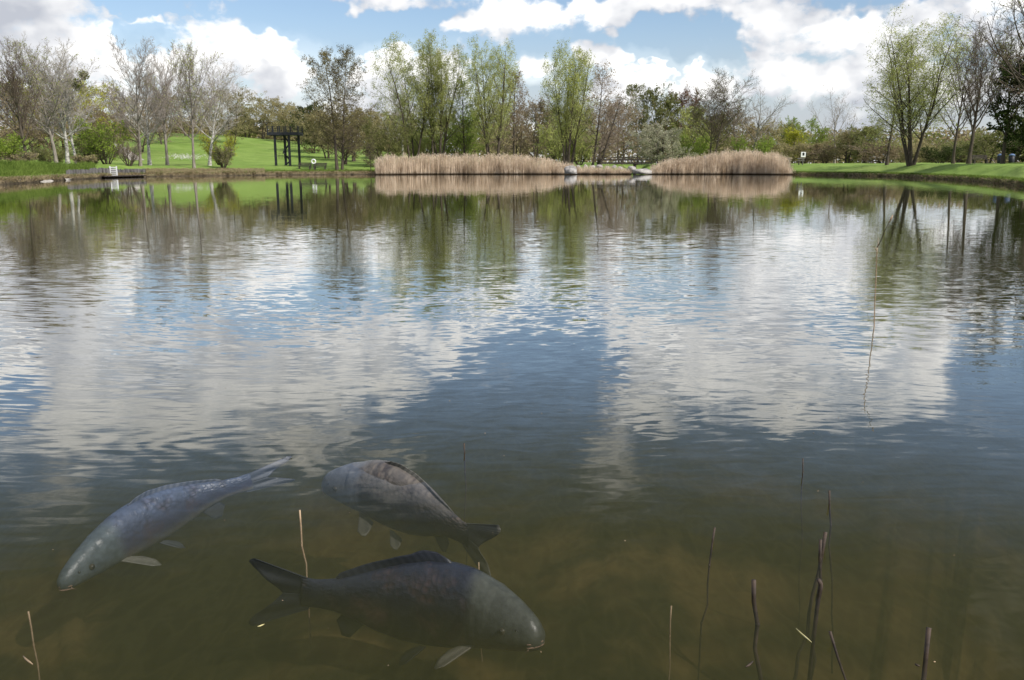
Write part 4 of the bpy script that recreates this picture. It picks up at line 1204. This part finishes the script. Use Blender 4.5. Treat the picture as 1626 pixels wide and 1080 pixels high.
PS = [0, .012, .035, .07, .12, .18, .235, .26, .32, .40, .50, .60, .70, .79, .87, .94, 1.0]
PT = [.014, .042, .066, .086, .110, .134, .147, .158, .178, .190, .188, .168, .135, .100, .073, .062, .066]
PB = [.020, .040, .054, .066, .080, .096, .108, .112, .124, .136, .142, .136, .112, .078, .056, .050, .056]
PWd = [.016, .036, .050, .062, .076, .087, .094, .092, .097, .100, .096, .084, .066, .046, .030, .020, .010]
def make_carp(name, label, ctrl, mats, roll=0.0, fat=1.0, dors=1.0, curl=0.0, pect=(1, 1), mouth=1.0, tailup=0.0, tsp=1.0):
    """ctrl: world points along the spine from snout to tail base"""
    body_m, fin_m, finp_m = mats
    root = empty(name, ctrl[0]); tag(root, label, "fish", "carp swimming below the surface")
    base0 = Vector(ctrl[0])
    C = [Vector(c) - base0 for c in ctrl]
    # Catmull through control points
    def spl(t_):
        n_ = len(C) - 1; f = t_ * n_; i = min(max(int(f), 0), n_ - 1); x = f - i
        p0 = C[i - 1] if i > 0 else C[0] * 2 - C[1]; p3 = C[i + 2] if i + 2 <= n_ else C[-1] * 2 - C[-2]
        p1, p2 = C[i], C[i + 1]
        return .5 * ((2 * p1) + (p2 - p0) * x + (2 * p0 - 5 * p1 + 4 * p2 - p3) * x * x + (3 * p1 - p0 - 3 * p2 + p3) * x ** 3)
    fine = [spl(k / 400) for k in range(401)]
    cum = [0.0]
    for a_, b2 in zip(fine, fine[1:]): cum.append(cum[-1] + (b2 - a_).length)
    Ln = cum[-1]
    def at_s(s):
        if s > 1: 
            d = (fine[-1] - fine[-12]).normalized(); return fine[-1] + d * (s - 1) * Ln
        v = s * Ln; k = min(int(np.searchsorted(cum, v)), 400)
        if k == 0: return fine[0].copy()
        f = (v - cum[k - 1]) / max(cum[k] - cum[k - 1], 1e-9)
        return fine[k - 1].lerp(fine[k], f)
    def frame(s):
        p = at_s(s); t_ = (at_s(min(s + .02, 1.2)) - at_s(max(s - .02, 0))).normalized()
        side = t_.cross(Vector((0, 0, 1))).normalized(); up = side.cross(t_).normalized()
        cr, sr = math.cos(roll), math.sin(roll)
        return p, t_, side * cr + up * sr, up * cr - side * sr
    ip = lambda arr, s: float(np.interp(s, PS, arr))
    nr_, k_ = 88, 40
    vv, ff, att_ = [], [], []
    for i in range(nr_ + 1):
        s = (i / nr_) ** 1.15
        p, t_, sd_, up_ = frame(s)
        T_, B_, W_ = ip(PT, s) * Ln * fat, ip(PB, s) * Ln * fat, ip(PWd, s) * Ln * fat
        # head: snout droops a little
        drop = -.018 * Ln * (1 - min(s / .25, 1)) ** 1.6
        gill = 1 + .025 * math.exp(-((s - .270) / .014) ** 2) - .03 * math.exp(-((s - .298) / .012) ** 2)
        for j in range(k_):
            a = 2 * math.pi * j / k_
            ca, sa = math.cos(a), math.sin(a)
            e = .86
            cx_ = math.copysign(abs(ca) ** e, ca) * W_
            hz2 = (T_ if sa > 0 else B_) * math.copysign(abs(sa) ** .95, sa)
            g2 = gill if abs(sa) < .8 else 1
            # belly a bit fuller, eye ridge, mouth line
            if s < .2: cx_ *= 1 - .18 * max(sa, 0)
            q = p + sd_ * cx_ * g2 + up_ * (hz2 + drop)
            vv.append(q); att_.append((s, sa * (.95), 0))
    for i in range(nr_):
        for j in range(k_):
            ff.append((i * k_ + j, i * k_ + (j + 1) % k_, (i + 1) * k_ + (j + 1) % k_, (i + 1) * k_ + j))
    ff.append(tuple(range(k_ - 1, -1, -1))); ff.append(tuple(nr_ * k_ + j for j in range(k_)))
    me = bpy.data.meshes.new("body"); me.from_pydata([tuple(v) for v in vv], [], ff); me.materials.append(body_m)
    me.polygons.foreach_set('use_smooth', np.ones(len(me.polygons), dtype=bool))
    a_ = me.attributes.new('body', 'FLOAT_VECTOR', 'POINT'); a_.data.foreach_set('vector', np.array(att_, dtype=np.float32).ravel())
    me.update(); link(bpy.data.objects.new("body", me), root)
    # fins: grid between a base curve and a rim curve
    def fin(nm, basef, rimf, nu=24, nv=8, th=.004, m_=fin_m, wave=.0, wdir=None):
        top, bot, at2 = [], [], []
        for i in range(nu + 1):
            u_ = i / nu; b0 = basef(u_); r0 = rimf(u_)
            for j in range(nv + 1):
                v_ = j / nv; q = b0.lerp(r0, v_)
                if wave and wdir is not None: q = q + wdir * wave * math.sin(u_ * 9 + 1) * v_
                top.append(q); at2.append((u_, v_, 0))
        nn_ = []
        W1 = nv + 1
        for i in range(nu + 1):
            for j in range(W1):
                a0 = top[min(i + 1, nu) * W1 + j] - top[max(i - 1, 0) * W1 + j]; b0 = top[i * W1 + min(j + 1, nv)] - top[i * W1 + max(j - 1, 0)]
                c_ = a0.cross(b0); nn_.append(c_.normalized() if c_.length > 1e-9 else Vector((0, 0, 1)))
        V1 = [q + n_ * th * (1 - .75 * at2[k][1]) for k, (q, n_) in enumerate(zip(top, nn_))]
        V2 = [q - n_ * th * (1 - .75 * at2[k][1]) for k, (q, n_) in enumerate(zip(top, nn_))]
        Nn = len(V1); F_ = []
        for i in range(nu):
            for j in range(nv):
                q = (i * W1 + j, (i + 1) * W1 + j, (i + 1) * W1 + j + 1, i * W1 + j + 1)
                F_.append(q); F_.append(tuple(Nn + x for x in reversed(q)))
        edge_ = [i * W1 + nv for i in range(nu + 1)]
        side0 = [j for j in range(W1)]; side1 = [nu * W1 + j for j in range(W1)]
        for sq in (edge_, side0, side1):
            for a0, b0 in zip(sq, sq[1:]): F_.append((a0, b0, b0 + Nn, a0 + Nn))
        me = bpy.data.meshes.new(nm); me.from_pydata([tuple(v) for v in V1 + V2], [], F_); me.materials.append(m_)
        me.polygons.foreach_set('use_smooth', np.ones(len(me.polygons), dtype=bool))
        a_ = me.attributes.new('body', 'FLOAT_VECTOR', 'POINT'); a_.data.foreach_set('vector', np.array(at2 + at2, dtype=np.float32).ravel())
        me.update(); return link(bpy.data.objects.new(nm, me), root)
    # dorsal: long, tall first rays then falling towards the tail
    def dors_b(u_):
        s = .40 + .47 * u_; p, t_, sd_, up_ = frame(s); return p + up_ * (ip(PT, s) * fat * Ln - .006)
    def dors_r(u_):
        s = .40 + .47 * u_; p, t_, sd_, up_ = frame(s)
        h_ = Ln * dors * float(np.interp(u_, [0, .06, .16, .3, .5, .75, .93, 1], [.012, .075, .085, .062, .052, .046, .034, .004]))
        return p + up_ * (ip(PT, s) * fat * Ln + h_ * .82) + t_ * (h_ * .95) + sd_ * (curl * h_)
    fin("dorsal_fin", dors_b, dors_r, 34, 6, .0035, fin_m, .006, frame(.6)[2])
    # tail: two lobes
    for sg, lobe in ((1, 1.0), (-1, .95)):
        def tb(u_, sg=sg):
            p, t_, sd_, up_ = frame(.965); return p + up_ * (sg * u_ * .060 * Ln * fat) + t_ * (.0)
        def trm(u_, sg=sg, lobe=lobe):
            p, t_, sd_, up_ = frame(.99)
            ln_ = float(np.interp(u_, [0, .25, .5, .75, .92, 1], [.085, .115, .16, .205, .225, .20])) * Ln * lobe
            hh_ = float(np.interp(u_, [0, .25, .5, .75, .92, 1], [0, .04, .085, .13, .165, .178])) * Ln * lobe * tsp
            return p + t_ * ln_ + up_ * (sg * hh_ + tailup * ln_) + sd_ * (curl * ln_ * .5)
        fin("tail_fin", tb, trm, 18, 10, .004, fin_m, .006, frame(.95)[2])
    # paired fins
    def paired(nm, s0, ang_out, ang_down, length, width, m_, sg, hfrac=-.72):
        p, t_, sd_, up_ = frame(s0)
        o0 = p + sd_ * (sg * ip(PWd, s0) * fat * Ln * .62) + up_ * (hfrac * ip(PB, s0) * fat * Ln)
        dirv = (t_ * math.cos(ang_out) + sd_ * sg * math.sin(ang_out) * math.cos(ang_down) - up_ * math.sin(ang_down) * math.sin(ang_out)).normalized()
        crs = (t_ * math.sin(ang_out) - sd_ * sg * math.cos(ang_out)).normalized()
        def bb(u_): return o0 + t_ * (u_ - .5) * width * .38
        def rr(u_):
            l_ = length * (float(np.interp(u_, [0, .15, .4, .7, 1], [.80, .98, 1.0, .85, .50])))
            return o0 + dirv * l_ + crs * (u_ - .45) * width * 1.0
        fin(nm, bb, rr, 16, 8, .0035, m_, .003, up_)
    for sg in (1, -1):
        paired("pectoral_fin", .29, R(50), R(32), .16 * Ln * pect[0 if sg > 0 else 1], .085 * Ln, finp_m, sg)
        paired("pelvic_fin", .50, R(42), R(55), .11 * Ln, .07 * Ln, fin_m, sg, -.9)
    # anal fin
    def ab(u_):
        s = .74 + .09 * u_; p, t_, sd_, up_ = frame(s); return p - up_ * (ip(PB, s) * fat * Ln - .006)
    def ar(u_):
        s = .74 + .09 * u_; p, t_, sd_, up_ = frame(s); h_ = Ln * float(np.interp(u_, [0, .3, 1], [.085, .09, .035]))
        return p - up_ * (ip(PB, s) * fat * Ln + h_ * .75) + t_ * h_ * .7
    fin("anal_fin", ab, ar, 12, 6, .0035)
    # eyes, nostrils, lips, barbels
    def head_pt(s, hf, sg, outk=1.0):
        p, t_, sd_, up_ = frame(s)
        drop = -.018 * Ln * (1 - min(s / .25, 1)) ** 1.6
        Wd_ = ip(PWd, s) * Ln * fat * math.sqrt(max(1 - hf * hf, 0)) * (1 - .18 * max(hf, 0))
        return p + sd_ * (sg * Wd_ * outk) + up_ * (hf * (ip(PT, s) if hf > 0 else ip(PB, s)) * Ln * fat + drop), t_, sd_, up_
    def ball(nm, c, r_, m_, squash=None, parent=root):
        mb = MB(); n1_, n2_ = 12, 8; vv_ = []
        for a in range(n2_ + 1):
            th_ = math.pi * a / n2_
            for b0 in range(n1_):
                ph_ = 2 * math.pi * b0 / n1_
                vv_.append(c + Vector((math.sin(th_) * math.cos(ph_), math.sin(th_) * math.sin(ph_), math.cos(th_))) * r_)
        ff_ = [(a * n1_ + b0, a * n1_ + (b0 + 1) % n1_, (a + 1) * n1_ + (b0 + 1) % n1_, (a + 1) * n1_ + b0) for a in range(n2_) for b0 in range(n1_)]
        mb.add(vv_, ff_); return mb.build(nm, m_, parent, True)
    for sg in (1, -1):
        c, t_, sd_, up_ = head_pt(.125, .10, sg, .95)
        ey = ball("eye", c, .0135 * Ln, M['iris'])
        ball("pupil", c + sd_ * sg * .0065 * Ln, .0085 * Ln, M['eye'], None, ey)
        c, t_, sd_, up_ = head_pt(.072, .30, sg, .97); ball("nostril", c, .0055 * Ln, M['eye'])
        mb = MB(); c, t_, sd_, up_ = head_pt(.03, -.55, sg, 1.0)
        mb.tube([c, c + sd_ * sg * .006 * Ln - up_ * .008 * Ln, c + sd_ * sg * .008 * Ln - up_ * .020 * Ln + t_ * .015 * Ln], [.0022 * Ln, .0018 * Ln, .0008 * Ln], 5); mb.build("barbel", M['lip'], root)
    for vf in (.55, -.75):
        mb = MB(); pts_ = []
        for k in range(13):
            a = -1.35 + 2.7 * k / 12
            s = .006 + .030 * (abs(a) / 1.35) ** 1.6
            p, t_, sd_, up_ = frame(s)
            drop = -.018 * Ln * (1 - min(s / .25, 1)) ** 1.6
            wd_ = ip(PWd, s) * Ln * fat
            pts_.append(p + sd_ * (math.sin(a) * wd_ * 1.0) - t_ * (.004 * Ln) + up_ * (drop - .012 * Ln + vf * .010 * Ln - .006 * Ln * abs(a)))
        mb.tube(pts_, [.0042 * Ln * (1 - .5 * abs(-1 + 2 * k / 12) ** 2) for k in range(13)], 6); mb.build("lip", M['lip'], root, True)
    return root
CM1 = (scale_mat("carp_dark", (.018, .021, .033, 1), (.007, .007, .009, 1), (.012, .012, .012, 1), (.075, .08, .066, 1)), fin_mat("fin_dark", (.008, .009, .012, 1), (.022, .024, .03, 1)), fin_mat("fin_pale", (.20, .185, .15, 1), (.34, .31, .25, 1)))  # flank and belly darkened as if shaded, painted into this carp's colours
CM2 = (scale_mat("carp_blue", (.09, .112, .17, 1), (.045, .047, .08, 1), (.15, .145, .13, 1), (.10, .125, .135, 1)), fin_mat("fin_grey", (.06, .07, .09, 1), (.12, .13, .15, 1)), fin_mat("fin_light", (.22, .22, .19, 1), (.36, .34, .29, 1)))
CM3 = (scale_mat("carp_brown", (.14, .122, .105, 1), (.02, .02, .026, 1), (.03, .03, .025, 1), (.15, .155, .165, 1)), fin_mat("fin_brown", (.09, .085, .07, 1), (.17, .16, .13, 1)), fin_mat("fin_mid", (.09, .085, .07, 1), (.15, .14, .11, 1)))
def Zp(px, py, z): return tuple(atZ(px, py, z))
make_carp("carp", "largest dark carp with a raised black dorsal fin, swimming right in the foreground",
          [Zp(861, 1008, -.17), Zp(760, 978, -.19), Zp(640, 960, -.19), Zp(478, 942, -.16)], CM1, roll=R(-4), fat=1.0, dors=.55, pect=(1, 1), tsp=.8, tailup=-.10)
make_carp("carp", "slender blue grey carp heading to the lower left with its tail near the surface",
          [Zp(92, 925, -.20), Zp(205, 850, -.16), Zp(310, 795, -.12), Zp(400, 765, -.08)], CM2, roll=R(2), fat=.70, dors=.3, tsp=.38)
make_carp("carp", "brown backed carp facing away to the upper left, its tail fin to the right",
          [Zp(514, 762, -.10), Zp(600, 785, -.12), Zp(690, 822, -.14), Zp(745, 854, -.16)], CM3, roll=R(-2), fat=1.03, dors=.3, tsp=1.0, tailup=-.15)

# ------------------------------------------------------------------ stalks in the near water
M['stalk_dark'] = simple("stalk_dark", (.02, .014, .010), (.085, .058, .042), 25, .7)
M['stalk_tan'] = simple("stalk_tan", (.30, .20, .12), (.50, .36, .23), 25, .7)
M['stalk_pale'] = simple("stalk_pale", (.45, .38, .16), (.62, .54, .28), 25, .7)
STALKS = [
 # tip px,py, tip z, lower px,py, radius, mat, label
 (476, 810, .03, 486, 915, .005, 'stalk_tan', "thin tan reed stalk standing behind the tail of the dark carp"),
 (737, 704, .04, 738, 765, .005, 'stalk_dark', "thin dark reed stalk behind the brown backed carp"),
 (1135, 838, .04, 1123, 935, .0055, 'stalk_dark', "thin dark stalk leaning right, left of the stalk cluster in the right foreground"),
 (1197, 921, .04, 1201, 990, .0085, 'stalk_dark', "thick upright dark stalk at the left of the right foreground stalks"),
 (1311, 845, .05, 1300, 900, .008, 'stalk_dark', "thick dark stalk stub leaning right, upper one of the crossing pair"),
 (1303, 857, .04, 1299, 925, .007, 'stalk_dark', "dark stalk directly left of the upper stub of the crossing pair"),
 (1317, 779, .05, 1318, 850, .0055, 'stalk_dark', "long thin dark stalk rising above the crossing pair"),
 (1275, 728, .06, 1274, 775, .004, 'stalk_dark', "thinnest dark stalk farthest back in the right foreground cluster"),
 (1318, 1003, .03, 1335, 1062, .006, 'stalk_dark', "dark stalk leaning left at the bottom right of the floating straw"),
 (1475, 997, .06, 1464, 1055, .009, 'stalk_dark', "thickest dark stub leaning right near the bottom right corner"),
 (1066, 962, -.16, 1063, 1040, .004, 'stalk_tan', "faint greenish stalk wholly under water, left of the thick upright stalk"),
 (45, 971, -.14, 55, 1030, .0045, 'stalk_tan', "pinkish thin stalk in the bottom left corner"),
 (760, 893, -.16, 762, 950, .004, 'stalk_tan', "faint sunken stalk beside the lower tail lobe of the brown backed carp"),
]
g_ = random.Random(8)
for (tx_, ty_, tz_, lx_, ly_, rr, mm, lab) in STALKS:
    top_ = atZ(tx_, ty_, tz_)
    low = atY(lx_, ly_, top_.y - .02)
    d = (low - top_); k = (-.9 - top_.z) / d.z
    pts_ = []
    for i in range(15):
        f = i / 14; q = top_ + d * k * f
        wob = rr * 1.2 * min(1, f * 6)
        pts_.append(q + Vector((g_.uniform(-wob, wob), g_.uniform(-wob, wob), 0)))
    rr *= .6 if rr < .007 else .72
    mb = MB(); mb.tube([p - top_ for p in pts_], [rr * g_.uniform(.85, 1.15) for _ in pts_], 7)
    for i in (2, 5):
        if i < len(pts_): mb.tube([pts_[i] - top_ + Vector((0, 0, .006)), pts_[i] - top_ - Vector((0, 0, .006))], rr * 1.15, 7)
    o = mb.build("reed_stalk", M[mm], None, True); o.location = top_
    tag(o, lab, "stalk", "dead reed stalks in the near water")
# the kinked stalk
top_ = atZ(1299, 920, .03); mb = MB()
q1 = atY(1303, 933, top_.y) - top_; q2 = atY(1297, 968, top_.y - .01) - top_; q3 = atY(1294, 995, top_.y - .01) - top_
mb.tube([(0, 0, 0), q1 * .5 + Vector((.004, 0, 0)), q1, q1.lerp(q2, .5), q2, q3, q3 + Vector((-.01, 0, -.3))], [.006, .007, .0075, .006, .006, .006, .005], 7)
o = mb.build("reed_stalk", M['stalk_dark'], None, True); o.location = top_
tag(o, "kinked dark stalk below the crossing pair, bent like an elbow near its top", "stalk", "dead reed stalks in the near water")
# floating bits
def straw(name, a, b, w_, m_, lab, z=.004):
    p, q = atZ(*a, z), atZ(*b, z); mid = p.lerp(q, .5)
    mb = MB(); n_ = (q - p).cross(Vector((0, 0, 1))).normalized()
    mb.tube([p - mid, (p - mid) * .3 + n_ * w_ * .6, (q - mid) * .4 + n_ * w_ * .3, q - mid], [w_ * .5, w_, w_ * .9, w_ * .3], 6)
    o = mb.build(name, m_, None, True); o.location = mid; tag(o, lab, "straw")
straw("floating_straw", (1264, 998), (1289, 1020), .0022, M['stalk_pale'], "pale yellow straw blade floating right of the thick upright stalk")
straw("floating_leaf", (37, 1042), (52, 1055), .0028, M['stalk_tan'], "small orange brown leaf blade in the bottom left corner", -.03)
straw("floating_straw", (409, 995), (420, 991), .002, M['stalk_pale'], "tiny pale straw below the tail of the dark carp")
straw("sunken_twig", (1184, 1059), (1196, 1050), .003, M['stalk_dark'], "short brown twig end at the bottom of the right foreground", 0)
straw("sunken_twig", (1453, 1054), (1461, 1058), .003, M['stalk_dark'], "short brown knob beside the thickest stub", 0)

# fine drift on the surface
g2 = np.random.default_rng(77); n = 90
pts = np.stack([g2.uniform(-2.2, 2.6, n), g2.uniform(1.9, 5.5, n), np.full(n, .003)], 1)
v_, f_ = leaves(g2, (np.repeat(pts[:, None], 2, 1),), n, .0022, .0)
v_[:, 2] = np.clip(v_[:, 2], .0, .005)
o = bpy.data.objects.new("drift_specks", np_mesh("drift_specks", v_, f_, [M['stalk_tan']])); link(o)
tag(o, "tiny scattered plant specks drifting on the near water", "debris", kind='stuff')

# tall reed rising out of the open water at the right
b0 = atZ(1388, 520, 0); Yr = b0.y
r_ = empty("tall_reed", (b0.x, Yr, 0)); tag(r_, "single tall dry reed with a bent tip standing in open water at the right", "reed")
P_ = [(1388, 560), (1388, 520), (1389, 480), (1391, 440), (1392, 405), (1393, 393)]
mb = MB(); mb.tube([atY(a, b, Yr) - b0 for a, b in P_], [.005, .0045, .0042, .004, .0035, .0035], 6); mb.build("stem", M['stalk_tan'], r_, True)
mb = MB(); mb.tube([atY(a, b, Yr) - b0 for a, b in ((1393, 393), (1398, 384), (1405, 366), (1412, 353))], [.003, .0028, .0022, .002], 6); mb.build("bent_tip", M['stalk_dark'], r_, True)
mb = MB(); mb.tube([atY(a, b, Yr) - b0 for a, b in ((1412, 353), (1415, 347), (1418, 341))], [.003, .008, .002], 6); mb.build("seed_head", M['stalk_tan'], r_, True)
for q in (((1392, 398), (1388, 392)), ((1394, 392), (1395, 378))):
    mb = MB(); mb.tube([atY(a, b, Yr) - b0 for a, b in q], [.004, .001], 5); mb.build("leaf", M['stalk_tan'], r_, True)
